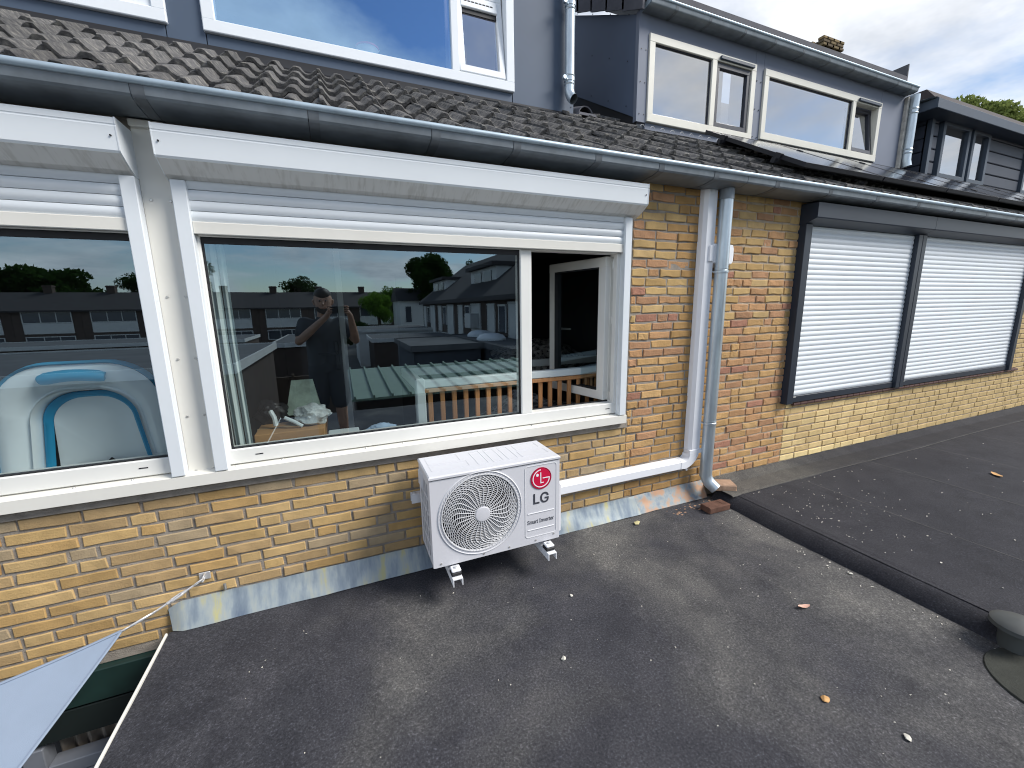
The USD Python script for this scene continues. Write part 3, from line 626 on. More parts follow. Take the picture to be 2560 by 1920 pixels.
b = MB(); b.prism([(-.17, 2.50), (1.46, 2.50 + 1.63 * .592), (1.46, 2.47 + 1.63 * .592), (.0, 2.56), (-.165, 2.488)], 2.722, 16); b.prism([(1.46, 2.50 + 1.62 * .592), (4.4, 2.50 + 4.56 * .592), (4.4, 2.40 + 4.56 * .592), (1.46, 2.40 + 1.62 * .592)], 2.722, 3.1); b.build("roof_deck", DECK, R2, smooth=False)
for x in np.arange(3.1, 4.4, WP):
    a = np.linspace(.3, 2.84, 6); b = MB(); b.tube([(x + .03 * math.cos(q), 1.40, 3.475 + .03 * math.sin(q)) for q in a], .0035, 4); b.build("tile_hook", STEEL, R2)

D2 = part("dormer", H2, "grey panelled dormer with ivory windows")
X2, X3 = 3.05, 7.89
wall_panels(D2, [(X2 - .006, X2 + .118, YD - .012, YD + .04, 3.545, 4.56), (X2 + .122, 4.735, YD - .006, YD + .04, 4.378, 4.56), (4.739, 4.876, YD - .006, YD + .04, 3.5, 4.56), (4.880, 7.245, YD - .006, YD + .04, 4.366, 4.56), (7.249, X3, YD - .006, YD + .04, 3.5, 4.56), (X2 + .122, 4.735, YD, YD + .04, 3.42, 3.552), (4.880, 7.245, YD, YD + .04, 3.42, 3.602)], PAN2)
b = MB(); b.add([(X2, YD + .04, 3.602), (X2, 3.6, 4.86), (X2, 3.6, 5.73), (X2, YD + .04, 4.545)], [(0, 3, 2, 1)]); b.build("cheek", CHEEK, D2, smooth=False, label="slate-blue side cheek of the dormer")
b = MB(); b.add([(X2 + .01, YD + .0, 3.44), (X2 + .01, 3.6, 4.72), (X2 + .01, 3.6, 4.9), (X2 + .01, YD + .0, 3.63)], [(0, 3, 2, 1)]); b.build("cheek_flashing", RUBBER, D2, smooth=False)
for z in (3.62, 3.92, 4.22):
    for x in (X2 + .03, X2 + .09, 4.77, 4.845): sc = MB(); sc.cyl((x, YD - .016, z), (x, YD - .006, z), .006, s=8); sc.build("panel_screw", DWIN, D2)
for y in (1.62, 1.95, 2.3, 2.65):
    for k in range(3):
        z = 3.66 + (y - YD) * .575 + k * .43; sc = MB(); sc.cyl((X2 - .003, y, z), (X2 + .001, y, z), .007, s=8); sc.build("panel_screw", DWIN, D2)
def ivory_window(x0, x1, z0, z1, xm, tilted_open):
    b = MB(); frame_bars(b, x0, x1, z0, z1, .075, YD - .03, YD + .06, wb=.082); b.box(xm, xm + .072, YD - .028, YD + .06, z0 + .08, z1 - .07, .004); b.build("window_frame", CREWIN, D2)
    b = MB(); pane(b, x0 + .07, xm + .003, z0 + .078, z1 - .07, YD + .004); b.build("fixed_pane", GLD, D2, smooth=False)
    b = MB(); frame_bars(b, x0 + .074, xm, z0 + .081, z1 - .074, .008, YD - .012, YD + .03); b.build("gasket", DWIN, D2, smooth=False)
    fn = (lambda v: tilt(v, z0 + .09, YD + .012)) if tilted_open else (lambda v: v)
    b = MB(); frame_bars(b, xm + .076, x1 - .079, z0 + .086, z1 - .079, .052, YD - .014, YD + .045); tilted(b, "vent_sash", DWIN, 30, D2, fn)
    b = MB(); pane(b, xm + .12, x1 - .125, z0 + .13, z1 - .125, YD + .012); tilted(b, "sash_pane", GLD, False, D2, fn)
    b = MB(); b.box(xm + .10, x1 - .06, YD - .055, YD - .028, z1 - .062, z1 - .028, .004); b.build("vent_hood", FASC, D2)
    b = MB(); b.box(x0, x1, YD + .45, YD + .46, z0 - .1, z1 + .3); b.build("net_curtain", NET, D2, smooth=False)
ivory_window(3.172, 4.735, 3.556, 4.376, 4.045, False)
ivory_window(4.882, 7.245, 3.606, 4.364, 6.595, True)
b = MB(); b.box(X2, X3, 3.3, 3.35, 3.4, 5.0); b.box(X3 - .02, X3, YD + .04, 3.3, 3.4, 5.0); b.build("attic_room", WALLG, D2, smooth=False)
# dormer eaves gutter and tiles
dgp = [(YD, 4.540), (YD - .10, 4.536), (YD - .142, 4.546), (YD - .150, 4.556), (YD - .156, 4.592), (YD - .150, 4.592), (YD - .142, 4.56), (YD, 4.552)]
cuts = [X2 + .02] + [3.39, 3.844, 4.36, 4.844, 5.335, 5.82, 6.308, 6.8, 7.3, 7.62] + [7.80]
DG = "dormer_gutter"
for a, c in zip(cuts[:-1], cuts[1:]):
    b = MB(); b.prism(dgp, a + .002, c - .002); b.build("gutter_length", ZINC, D2, smooth=40)
for s in cuts[1:-1]: b = MB(); b.prism([(y - .0015, z - .002) for y, z in dgp[:5]] + [(y + .001, z) for y, z in dgp[5:]], s - .012, s + .02); b.build("gutter_seam", ZINCD, D2, smooth=40)
b = MB(); b.tube([(X2 + .02, YD - .156, 4.604), (7.80, YD - .156, 4.604)], .014, 12); b.prism([(YD, 4.54), (YD - .14, 4.555), (YD - .15, 4.60), (YD, 4.60)], X2 + .017, X2 + .022); b.build("gutter_bead", BEAD, D2)
b = MB(); b.prism([(YD - .11, 4.660), (YD - .11, 4.716), (2.3, 4.716 + .96 * .50), (2.3, 4.60 + .96 * .5), (YD - .05, 4.61)], X2 - .02, 7.57); b.build("dormer_roof", TILED, D2, smooth=False)
for k in range(8):
    y0 = YD - .11 + k * .30
    v = []
    for y, dz in ((y0, .03), (y0 + .33, .012)):
        z = 4.575 + (y - YD + .11) * .557 + dz
        v += [(X2 - .055, y, z - .105), (X2 - .055, y, z + .055), (X2 + .16, y, z + .065), (X2 + .16, y, z - .02), (X2 - .03, y, z + .03), (X2 - .03, y, z - .105)]
    b = MB(); b.hull([v[i] for i in (0, 1, 5, 4, 6, 7, 11, 10)]); b.hull([v[i] for i in (1, 2, 3, 4, 7, 8, 9, 10)]); b.build("verge_tile", TILED, D2, smooth=False)
# second downpipe
P3 = part("dormer_downpipe", H2, "grey zinc downpipe at the end of the dormer")
b = MB(); b.tube([(7.91, YD - .07, 4.55), (7.91, YD - .07, 3.78), (7.915, YD - .07, 3.68), (7.93, YD - .085, 3.60)], .06, 18); b.build("pipe", GALV, P3)
for z in (3.83, 3.78, 4.31, 4.37): b = MB(); b.tube([(7.91, YD - .07, z - .012), (7.91, YD - .07, z), (7.91, YD - .07, z + .012)], [.062, .067, .062], 18); b.build("clamp", GALV, P3)
b = MB(); b.box(7.80, 7.845, YD - .05, YD - .006, 3.58, 4.53, .003); b.build("corner_batten", mat("weathered_ivory_paint", (.42, .40, .36), .7, var=.3, scale=12), D2)
# chimney
CH = part("chimney", H2, "small yellow brick chimney above the roof edge")
cx0, cx1, cy0, cy1 = 10.55, 11.22, 4.5, 5.2
b = MB(); b.box(cx0 + .03, cx1 - .03, cy0 + .03, cy1 - .03, 5.0, 7.47); b.build("chimney_core", MORT, CH, smooth=False)
z = 6.6; k = 0
while z < 7.5:
    x = cx0 - (k % 2) * .11; top = z > 7.30; e = .035 if top else 0.0
    hgt = .055
    while x < cx1 - .02:
        a, c = max(x, cx0) - e, min(x + .208, cx1) + e
        b = MB(); b.box(a, c, cy0 - e, cy0 + .1, z, z + hgt, .008); b.build("brick", CHIM[(k + int(x * 7)) % 3], CH, smooth=False); x += .22
    y = cy0 + .11 + (k % 2) * .1
    while y < cy1 - .05:
        b = MB(); b.box(cx0 - e, cx0 + .1 - e, y, min(y + .2, cy1), z, z + hgt, .008); b.build("brick", CHIM[(k + 1) % 3], CH, smooth=False); y += .22
    z += .066; k += 1
# ------------------------------------------------------------------ the dark slatted dormer, third house
H3 = thing("slatted_house", "house at the far right with an anthracite slatted dormer and dark windows", "house")
XA = 8.57
b = MB(); b.box(XA, 13.5, YD + .02, YD + .06, 3.3, 4.42); b.build("dormer_wall", ANTH, H3, smooth=False)
b = MB(); b.add([(XA, YD + .04, 3.4), (XA, 3.6, 4.6), (XA, 3.6, 5.6), (XA, YD + .04, 4.4)], [(0, 3, 2, 1)]); b.build("cheek", ANTH, H3, smooth=False)
def clad(xa, xb):
    z = 3.42
    while z < 4.40:
        b = MB(); b.prism([(YD + .02, z), (YD - .004, z + .002), (YD - .010, z + .012), (YD - .010, z + .165), (YD + .02, z + .175)], xa, xb); b.build("cladding_board", SLAT, H3, smooth=False); z += .182
clad(XA + .07, 8.80); clad(10.42, 11.72); clad(12.9, 13.5)
b = MB(); b.box(XA - .012, XA + .065, YD - .03, YD + .03, 3.4, 4.42, .003); b.build("corner_trim", FASC, H3)
for z in np.arange(3.55, 4.4, .19):
    b = MB(); b.box(XA - .014, XA, YD + .05, 2.6, z, z + .17); b.build("cladding_board", SLAT, H3, smooth=False)
for xa, xb in ((8.86, 9.70), (9.78, 10.36), (11.75, 12.6)):
    b = MB(); frame_bars(b, xa, xb, 3.54, 4.39, .075, YD - .05, YD + .02, wb=.09); b.build("window_frame", FASC, H3)
    b = MB(); pane(b, xa + .07, xb - .07, 3.625, 4.32, YD - .005); b.build("pane", GLD, H3, smooth=False)
    b = MB(); b.box(xa, xb, YD + .3, YD + .31, 3.5, 4.5); b.build("window_backing", WALLI if xa < 9 else NET, H3, smooth=False)
b = MB(); b.box(8.13, 13.8, 1.20, 2.6, 4.362, 4.492, .006); b.build("roof_fascia", FASC, H3)
b = MB(); b.hull([(8.05, 1.25, 4.5), (8.05, 2.8, 4.5), (13.8, 1.25, 4.5), (13.8, 2.8, 4.5), (8.05, 2.6, 4.51), (8.12, 1.22, 4.506)]); b.build("roof_edge", GALV, H3, smooth=False)
b = MB(); b.prism([(2.2, 4.9), (3.1, 6.05), (3.6, 6.05), (3.6, 4.6)], 11.9, 26.0); b.prism([(1.5, 3.4), (3.2, 5.0), (3.2, 4.6), (1.5, 3.0)], 7.9, 14); b.build("main_roof", mat("dark_red_brown_roof", (.035, .025, .026), .85, var=.2), H3, smooth=False)
# ------------------------------------------------------------------ solar panels on rails over the tiles
OFF = .105
def on_roof(x, s, w):          # s: metres up the slope from y = .08
    o = np.array([0, .06, 2.627 + (.06 + .06) * .592 + OFF]); p = o + SU * s + SN * w; return (x, p[1], p[2])
xs0, pw, plen = 3.72, 1.13, 1.26
for k in range(8):
    xa, xb = xs0 + k * (pw + .02), xs0 + k * (pw + .02) + pw
    lab = "leftmost black solar panel, its raised edge above the bare tiles" if k == 0 else "black solar panel, number %s from the left in its row" % ("one two three four five six seven eight".split()[k])
    t = thing("solar_panel", lab, "solar panel", group="solar panels over the neighbour's roof")
    def slab(xa, xb, s0, s1, w0, w1):
        v = [on_roof(x, s, w) for w in (w0, w1) for s in (s0, s1) for x in (xa, xb)]
        return v, [(0, 2, 3, 1), (4, 5, 7, 6), (0, 1, 5, 4), (2, 6, 7, 3), (0, 4, 6, 2), (1, 3, 7, 5)]
    b = MB()
    for q in ((xa, xb, 0, .012), (xa, xb, plen - .012, plen)): b.add(*slab(*q, -.035, 0))
    b.add(*slab(xa, xa + .012, .012, plen - .012, -.035, 0)); b.add(*slab(xb - .012, xb, .012, plen - .012, -.035, 0)); b.build("frame", BLACK, t, smooth=False)
    b = MB(); b.add(*slab(xa + .012, xb - .012, .012, plen - .012, -.03, -.002)); b.build("cell_sheet", SOLAR, t, smooth=False)
    for s in (.28, .98): b = MB(); b.add(*slab(xa - .02, xa + .014, s - .03, s + .03, -.06, .006)); b.build("clamp", BLACK, t, smooth=False)
    for s in (.26, .96): b = MB(); b.add(*slab(xa - .05, xb, s, s + .04, -.075, -.036)); b.build("rail", BLACK, t, smooth=False)
# ------------------------------------------------------------------ the flat roof in front, its edge, flashing and the neighbour's higher roof
ZR, ZN = .05, .135
FR = thing("flat_roof", "dark granular bitumen flat roof in front of the window", "flat roof")
nx, ny = 150, 150
xs, ys = np.linspace(-.930, 2.76, nx), -.05 - 4.4 * (np.linspace(0, 1, ny) ** 1.6)
gx, gy = np.meshgrid(xs, ys)
P = np.c_[gx.ravel(), gy.ravel(), np.zeros(gx.size)]
hz = .012 * (meshkit.fbm(P * 1.3, 4, 3) - .5) + .004 * (meshkit.fbm(P * 9, 3, 5) - .5)
for sx, wob in ((.02, 11), (1.33, 12), (2.2, 13)):
    ln = sx + .03 * (meshkit.noise(np.c_[np.zeros(len(P)), P[:, 1] * 2.1, np.zeros(len(P))], wob) - .5) + .05 * P[:, 1] * (.3 if sx < 1 else 1.0)
    dx = P[:, 0] - ln; hz += np.where(dx > 0, .0045 * np.exp(-dx / .22), 0) * np.clip(dx / .008, 0, 1)
P[:, 2] = ZR + hz
i = np.arange(nx * ny).reshape(ny, nx); q = np.stack([i[:-1, :-1], i[1:, :-1], i[1:, 1:], i[:-1, 1:]], -1).reshape(-1, 4)
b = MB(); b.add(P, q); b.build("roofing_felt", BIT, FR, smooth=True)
b = MB(); b.box(-.941, -.930, -4.45, -.066, .0, .064, .003); b.build("edge_trim", CREAM, FR)
b = MB(); b.box(-.940, 2.75, -4.45, -.0, -.26, .02); b.build("roof_board", GREEN, FR, smooth=False)
b = MB(); b.box(-.90, 2.75, -4.3, -4.2, -2.75, -.27); b.build("extension_wall", RBRK, FR, smooth=False)
# lead flashing, one piece per length
LD = thing("lead_flashing", "stained grey-blue lead flashing along the foot of the wall", "flashing")
for xa, xb, la, lb in ((-.935, -.010, .02, .012), (-.016, 2.005, .012, .03), (2.0, 2.73, .03, .0)):
    n = 60; t = np.linspace(0, 1, n); s = np.linspace(0, 1, 8); V = []
    for k, sv in enumerate(s):
        x = xa + (la * sv) + t * ((xb + lb * sv) - (xa + la * sv))
        y = -.003 - .066 * sv ** 1.15 + .012 * (meshkit.fbm(np.c_[x * 5, np.full(n, sv * 2), np.full(n, xa)], 3, 9) - .5) * (sv > 0) - (.004 if xa > -.1 and xa < 1 else 0)
        z = .183 - .128 * sv + .010 * (meshkit.fbm(np.c_[x * 6, np.full(n, .3), np.full(n, xa)], 3, 2) - .5) * (1 if k in (0,) else .5)
        if xa < -.5: y = np.where(t < .05, y + .02 * sv * (1 - t / .05), y); z = np.where(t < .06, z - .03 * (1 - t / .06) * (1 - sv), z)
        V.append(np.c_[x, y, z])
    V = np.vstack(V); V2 = V + np.array([0, .0035, -.0015])
    i = np.arange(n * 8).reshape(8, n); q = np.stack([i[:-1, :-1], i[1:, :-1], i[1:, 1:], i[:-1, 1:]], -1).reshape(-1, 4)
    b = MB(); b.add(V, q); b.add(V2, q[:, ::-1])
    for e in (i[0], i[-1], i[:, 0], i[:, -1]): b.add(np.vstack([V[e], V2[e]]), [(j, j + 1, len(e) + j + 1, len(e) + j) for j in range(len(e) - 1)])
    b.build("lead_sheet", LEADR if xa > 1.9 else LEAD, LD, smooth=40)
b = MB(); tt = np.linspace(2.1, 2.72, 40)
for k in range(34):
    x = rng.uniform(2.25, 2.72); y = -.09 - rng.random() * .12; r = rng.uniform(.004, .016); hz_ = .003 * rng.random()
    b.hull([(x + r * rng.uniform(.6, 1.2) * math.cos(a), y + r * .6 * math.sin(a), ZR - .01 + dz) for a in np.linspace(0, 6.28, 8)[:-1] for dz in (0, .013 + hz_)] + [(x, y, ZR + .006 + hz_)])
b.build("sand_spill", mat("sandy_clay", srgb(150, 120, 98), .95, var=.2, scale=20, bump=.5), "/World", smooth=False, label=None)
tag(stage.GetPrimAtPath("/World/sand_spill"), "crumbs of sandy mortar washed out round the spout", "mortar crumbs", kind="stuff")

NR = thing("neighbour_flat_roof", "newer near-black bitumen roof, one step higher, right of the spout", "flat roof")
nx, ny = 120, 90
xs = 2.84 + (14 - 2.84) * np.linspace(0, 1, nx) ** 1.8; ys = -.245 - 4.2 * np.linspace(0, 1, ny) ** 1.4
gx, gy = np.meshgrid(xs, ys); P = np.c_[gx.ravel(), gy.ravel(), np.zeros(gx.size)]
hz = .008 * (meshkit.fbm(P * 1.1, 3, 23) - .5)
for sx in (3.58, 4.58, 5.58, 6.58, 7.6):
    dx = sx + .008 * np.sin(P[:, 1] * 5 + sx) - P[:, 0]; hz += np.where(dx > 0, .0045 * np.exp(-dx / .25), 0)
P[:, 2] = ZN + hz
i = np.arange(nx * ny).reshape(ny, nx); q = np.stack([i[:-1, :-1], i[1:, :-1], i[1:, 1:], i[:-1, 1:]], -1).reshape(-1, 4)
b = MB(); b.add(P, q); b.build("roofing_felt", BIT2, NR, smooth=True)
n = 160; yy = np.linspace(-.10, -4.45, n); V = []
for xo, zo in ((2.735, ZR - .006), (2.740, ZR + .010), (2.756, ZR + .030), (2.785, ZR + .056), (2.815, ZR + .075), (2.848, ZN - .003), (2.89, ZN + .002)):
    w = .014 * (meshkit.fbm(np.c_[yy * 2.5, np.full(n, xo), np.zeros(n)], 3, 4) - .5); w2 = .012 * (meshkit.fbm(np.c_[yy * 9, np.zeros(n), np.zeros(n)], 3, 6) - .5) * (xo < 2.745)
    V.append(np.c_[xo + w + w2, yy, np.full(n, zo)])
V = np.vstack(V); i = np.arange(7 * n).reshape(7, n); q = np.stack([i[:-1, :-1], i[1:, :-1], i[1:, 1:], i[:-1, 1:]], -1).reshape(-1, 4)
b = MB(); b.add(V, q[:, ::-1]); b.build("rolled_edge", BIT2, NR, smooth=True)
b = MB(); b.box(2.80, 14, -4.45, -.24, -.26, .11); b.build("roof_board", GREEN, NR, smooth=False)
def upstand(xa, xb, mm, nm):
    n = 90; x = np.linspace(xa, xb, n); V = []
    for y, z in ((.004, .182), (-.018, .172), (-.075, .150), (-.092, .143), (-.235, .141), (-.262, .1385), (-.266, .13)):
        V.append(np.c_[x, y + .008 * (meshkit.fbm(np.c_[x * 4, np.full(n, y * 9), np.zeros(n)], 3, 8) - .5) * (y < -.01), z + .006 * (meshkit.fbm(np.c_[x * 5, np.full(n, y * 20), np.zeros(n)], 3, 1) - .5)])
    V = np.vstack(V); i = np.arange(7 * n).reshape(7, n); q = np.stack([i[:-1, :-1], i[1:, :-1], i[1:, 1:], i[:-1, 1:]], -1).reshape(-1, 4)
    b = MB(); b.add(V, q); b.build(nm, mm, NR, smooth=True)
upstand(2.78, 14, BIT3, "dusty_upstand")
DUST = mat("pale_dust", (.10, .098, .092), .95, var=.35, scale=18)
def seam_line(pts, w, name):
    p = np.array(pts); d = np.gradient(p, axis=0); d /= np.linalg.norm(d, axis=1, keepdims=True); s = np.c_[-d[:, 1], d[:, 0], np.zeros(len(p))]
    ww = w * (.35 + 1.1 * meshkit.fbm(p * 7.0, 3, 31))[:, None]; V = np.vstack([p - s * ww, p + np.array([0, 0, .0012]), p + s * ww]); n = len(p)
    b = MB(); b.add(V, [(r * n + i, r * n + i + 1, (r + 1) * n + i + 1, (r + 1) * n + i) for r in range(2) for i in range(n - 1)]); b.build(name, DUST, NR, smooth=True)
for sx in (3.58, 4.58, 5.58, 6.58):
    yy = np.linspace(-.27, -3.0, 120); seam_line(np.c_[sx + .004 + .008 * np.sin(yy * 5 + sx), yy, np.full(120, ZN + .0050)], .0024, "dusty_seam")
xx = np.linspace(2.9, 9, 200); seam_line(np.c_[xx, -.268 + .008 * np.sin(xx * 2.1), np.full(200, ZN + .0065)], .0034, "dusty_seam")
# vent cap with its patch at the right edge
VC = thing("roof_vent", "low grey roof vent cap on a round mossy bitumen patch", "roof vent")
a = np.linspace(0, 2 * np.pi, 49)[:-1]; c = (2.63, -1.96)
b = MB(); b.hull([(c[0] + r * math.cos(t), c[1] + r * math.sin(t), z) for t in a for r, z in ((.225, ZR + .002), (.221, ZR + .008))]); b.build("collar_patch", mat("mossy_bitumen", (.032, .034, .027), .95, var=.35, scale=9, bump=.6, bscale=120), VC, smooth=False)

b = MB(); b.tube([(c[0] + .150, c[1] + .185, z) for z in (ZR, .155, .157, .175, .19, .196)], [.06, .06, .098, .095, .07, .01], 28); b.build("cap", mat("grey_vent_plastic", (.05, .054, .052), .5, var=.15, scale=9), VC, smooth=40)

# loose bricks by the spout
t = thing("paving_brick", "reddish-brown brick under the downpipe spout", "brick", (2.618, -.245, ZR), math.radians(-1))
b = MB(); b.box(-.107, .107, -.05, .05, .002, .052, .006); v, f = b.mesh(); v += nr.normal(0, .0012, v.shape); b = MB(); b.add(v, f); b.build("brick", CLAY, t, smooth=False)
b = MB(); b.box(.045, .075, -.03, .03, .0525, .054); b.build("frog_mark", CLAY, t, smooth=False)
t = thing("loose_brick", "pale sandy half brick lying against the wall behind the spout", "brick", (2.835, -.112, .137), math.radians(-28))
b = MB(); b.box(-.095, .095, -.068, .068, .0, .05, .007); v, f = b.mesh(); v += nr.normal(0, .0015, v.shape); b = MB(); b.add(v, f); b.build("brick", CLAYP, t, smooth=False)

def pebble(name, lab, cat, x, y, z, r, mm, flat=.6, stretch=1.0, rz=0.0):
    b = MB(); pts = nr.normal(size=(14, 3)); pts /= np.linalg.norm(pts, axis=1, keepdims=True); pts *= np.array([r * stretch, r, r * flat])
    cz, sz = math.cos(rz), math.sin(rz); pts = np.c_[pts[:, 0] * cz - pts[:, 1] * sz, pts[:, 0] * sz + pts[:, 1] * cz, pts[:, 2]]
    b.hull(pts + np.array([x, y, z - pts[:, 2].min() - .001])); tag(b.build(name, mm, "/World", smooth=False), lab, cat)
pebble("pebble", "white pebble in the middle of the bitumen roof", "pebble", .822, -.986, ZR, .013, STONE)
pebble("pebble", "off-white pebble on the bitumen roof just right of the heat pump", "pebble", 1.07, -.64, ZR, .011, STONE)
pebble("mortar_lump", "yellowish mortar lump near the lead flashing", "mortar lump", 1.92, -.164, ZR, .022, mat("yellow_mortar_lump", srgb(186, 176, 130), .9), .4, 1.5, .3)
pebble("brick_chip", "orange-brown brick chip on the pale patch of the roof", "brick chip", 1.705, -1.587, ZR, .016, LEAF, .5, 1.3, .5)
pebble("pebble", "grey-white pebble low on the right of the bitumen roof", "pebble", 1.818, -1.804, ZR, .012, STONE, .6, 1.3, .8)
pebble("pebble", "white pebble at the foot of the rolled bitumen edge", "pebble", 2.69, -1.15, ZR, .012, STONE)
def scrap(name, lab, cat, x, y, z, L, W, mm, rz):
    b = MB(); n = 9; t = np.linspace(-1, 1, n); w = W * np.sqrt(np.clip(1 - t ** 2, 0.02, 1)); V = []
    for s in (-1, 0, 1):
        V += [(L * a, s * ww, .003 + .006 * abs(a) + (.004 if s else 0) + rng.random() * .002) for a, ww in zip(t, w)]
    V = np.array(V); cz, sz = math.cos(rz), math.sin(rz); V = np.c_[x + V[:, 0] * cz - V[:, 1] * sz, y + V[:, 0] * sz + V[:, 1] * cz, z + V[:, 2]]
    b.add(V, [(r * n + i, r * n + i + 1, (r + 1) * n + i + 1, (r + 1) * n + i) for r in range(2) for i in range(n - 1)]); tag(b.build(name, mm, "/World", smooth=True), lab, cat)
scrap("dry_leaf", "dry tan leaf lying on the higher bitumen roof", "leaf", 5.19, -.92, ZN + .004, .055, .022, LEAF, .9)
scrap("paper_scrap", "torn pinkish scrap on the bitumen roof near the rolled edge", "scrap", 2.151, -1.22, ZR + .006, .034, .012, mat("pinkish_scrap", srgb(214, 170, 150), .8), -.3)
b = MB()
def grain(x, y, z, r):
    p = nr.normal(size=(6, 3)); p /= np.linalg.norm(p, axis=1, keepdims=True); b.hull(p * r * np.array([1.3, 1, .6]) + np.array([x, y, z + r * .3]))
for k in range(130):
    x = abs(rng.gauss(0, .5)) + 2.95; y = -.72 + rng.gauss(0, .25); grain(x, min(y, -.3), ZN + .004, rng.uniform(.0025, .0066))
for k in range(60): grain(rng.uniform(2.9, 6.5), rng.uniform(-.35, -2.4), ZN + .004, rng.uniform(.0035, .0075))
for k in range(120): grain(rng.uniform(-.6, 2.7), rng.uniform(-.2, -2.3), ZR + .004, rng.uniform(.0025, .005))
for k in range(50): grain(2.70 - abs(rng.gauss(0, .05)), rng.uniform(-.3, -1.7), ZR + .006, rng.uniform(.003, .006))
tag(b.build("grit", STONE, "/World", smooth=False), "scattered white grit and paint flakes on both bitumen roofs", "grit", kind="stuff")

# ------------------------------------------------------------------ shade sail with its fittings
SF = thing("shade_sail", "pale grey triangular shade sail below the left window", "shade sail")
A, B, Cc = np.array(SA), np.array(SB), np.array(SC)
n = 26; V = []; idx = {}
for i in range(n):
    for j in range(n - i):
        u, w = i / (n - 1), j / (n - 1); p = A + (B - A) * u + (Cc - A) * w
        cv = .035 * np.sin(np.pi * min(1, u)) * (w < .001) ; inn = (B + Cc) / 2 - A
        sag = -.03 * (u * (1 - u - w) + w * (1 - u - w) + u * w) * 3
        e = .03 * (4 * u * (1 - u) * max(0, 1 - w * 6) + 4 * w * (1 - w) * max(0, 1 - u * 6))
        p = p + e * ((B + Cc) / 2 - A) * .35 + np.array([0, 0, sag]); idx[i, j] = len(V); V.append(p)
F = []
for i in range(n - 1):
    for j in range(n - 1 - i):
        F.append((idx[i, j], idx[i + 1, j], idx[i, j + 1]))
        if i + j < n - 2: F.append((idx[i + 1, j], idx[i + 1, j + 1], idx[i, j + 1]))
b = MB(); b.add(V, F); g = b.build("sailcloth", SAIL, SF, smooth=True)
b = MB(); b.tube([V[idx[i, 0]] + np.array([0, 0, .003]) for i in range(n)], .006, 6); b.tube([V[idx[0, i]] + np.array([0, 0, .003]) for i in range(n)], .006, 6); b.build("hem", SAIL, SF)
TB = thing("turnbuckle", "steel turnbuckle and snap hook between the wall eye and the sail", "turnbuckle")
E0, E1, E2 = np.array([-.765, -.055, .30]), np.array(ST), A
def loop(p0, p1, w, r, name):
    d = p1 - p0; L = np.linalg.norm(d); d /= L; s = np.cross(d, [0, .6, .8]); s /= np.linalg.norm(s)
    pts = [p0 + d * (L / 2 + (L / 2) * math.cos(t)) + s * w * 1.25 * math.sin(t) * (1 if abs(math.cos(t)) < 2 else 0) for t in np.linspace(0, 2 * np.pi, 28)]
    b = MB(); b.tube(pts, r * 1.35, 7); b.build(name, STEEL, TB)
dv = (E1 - E0) / np.linalg.norm(E1 - E0); sd = np.cross(dv, [0, 0, 1.0]); sd /= np.linalg.norm(sd)
loop(E0 - dv * .012, E0 + dv * .03, .010, .003, "hook")
b = MB(); b.tube([E0 + dv * .03, E0 + dv * .09], .005, 7); b.tube([E1 - dv * .09, E1 - dv * .02], .005, 7)
m0, m1_ = E0 + dv * .075, E1 - dv * .075
for s in (-1, 1): b.tube([m0, m0 + dv * .012 + sd * .009 * s, m1_ - dv * .012 + sd * .009 * s, m1_], .0055, 7)
b.tube([m0 - dv * .01, m0 + dv * .012], .008, 8); b.tube([m1_ - dv * .012, m1_ + dv * .01], .008, 8); b.build("body", STEEL, TB)
loop(E1 - dv * .025, E1 + dv * .005, .009, .003, "hook")
loop(E1 - dv * .012, E2 + (E1 - E2) * .22, .015, .0035, "snap_hook")
loop(E2 + (E1 - E2) * .30, E2 - (E1 - E2) * .05, .012, .003, "sail_ring")
WE = thing("wall_eye", "steel eye plate screwed to the yellow bricks", "eye plate")
b = MB(); b.box(-.785, -.735, -.008, .0, .275, .315, .002); b.build("plate", STEEL, WE)
b = MB(); b.tube([(-.76 + .013 * math.cos(t) * .4, -.025 - .022 * math.sin(t), .296 + .018 * math.cos(t)) for t in np.linspace(-1.0, 4.2, 18)], .0045, 8); b.build("eye", STEEL, WE)
# ------------------------------------------------------------------ white pipe trunking
T = thing("pipe_trunking", "white plastic pipe trunking running from the heat pump and up the wall", "pipe cover")
def trunk_prof(w, d): return [(0, 0), (0, w), (-d * .55, w - .004), (-d, w - .022), (-d, .022), (-d * .55, .004)]
b = MB(); b.prism([(y, .333 + z) for y, z in trunk_prof(.097, .062)], 1.165, 2.452); b.build("trunk_length", TRUNK, T, smooth=25)
b = MB(); v = [(2.503 + z, y) for y, z in trunk_prof(.125, .062)]
t = trimesh.creation.extrude_polygon(Polygon(v), 2.468 - .468); vv = t.vertices; vv[:, 2] += .468; b.add(vv, t.faces); b.build("trunk_length", TRUNK, T, smooth=25)
b = MB(); R = []
for k, a in enumerate(np.linspace(-np.pi / 2, 0, 12)):
    cx, cz, = 2.452, .468
    sec = []
    for y, z in trunk_prof(.097 + .028 * k / 11, .0645): 
        r = .038 + (.0 if z > .06 else 0); rr = .138 - z * 1.0 + .003 if False else (.040 + (.1 - z * .1 / (.097 + .028 * k / 11)))
        ex = 1 + (.23 if rr > .08 else .0) * (k / 11)
        sec.append((cx + rr * ex * math.cos(a), y, cz + rr * math.sin(a)))
    R.append(sec)
n = len(R[0]); b.add(np.vstack(R), [(i * n + j, i * n + (j + 1) % n, (i + 1) * n + (j + 1) % n, (i + 1) * n + j) for i in range(11) for j in range(n)])
v, f = b.mesh(); g = usdkit.mesh(stage, path_of("trunk_elbow", T), (v, f), TRUNK, smooth=25)
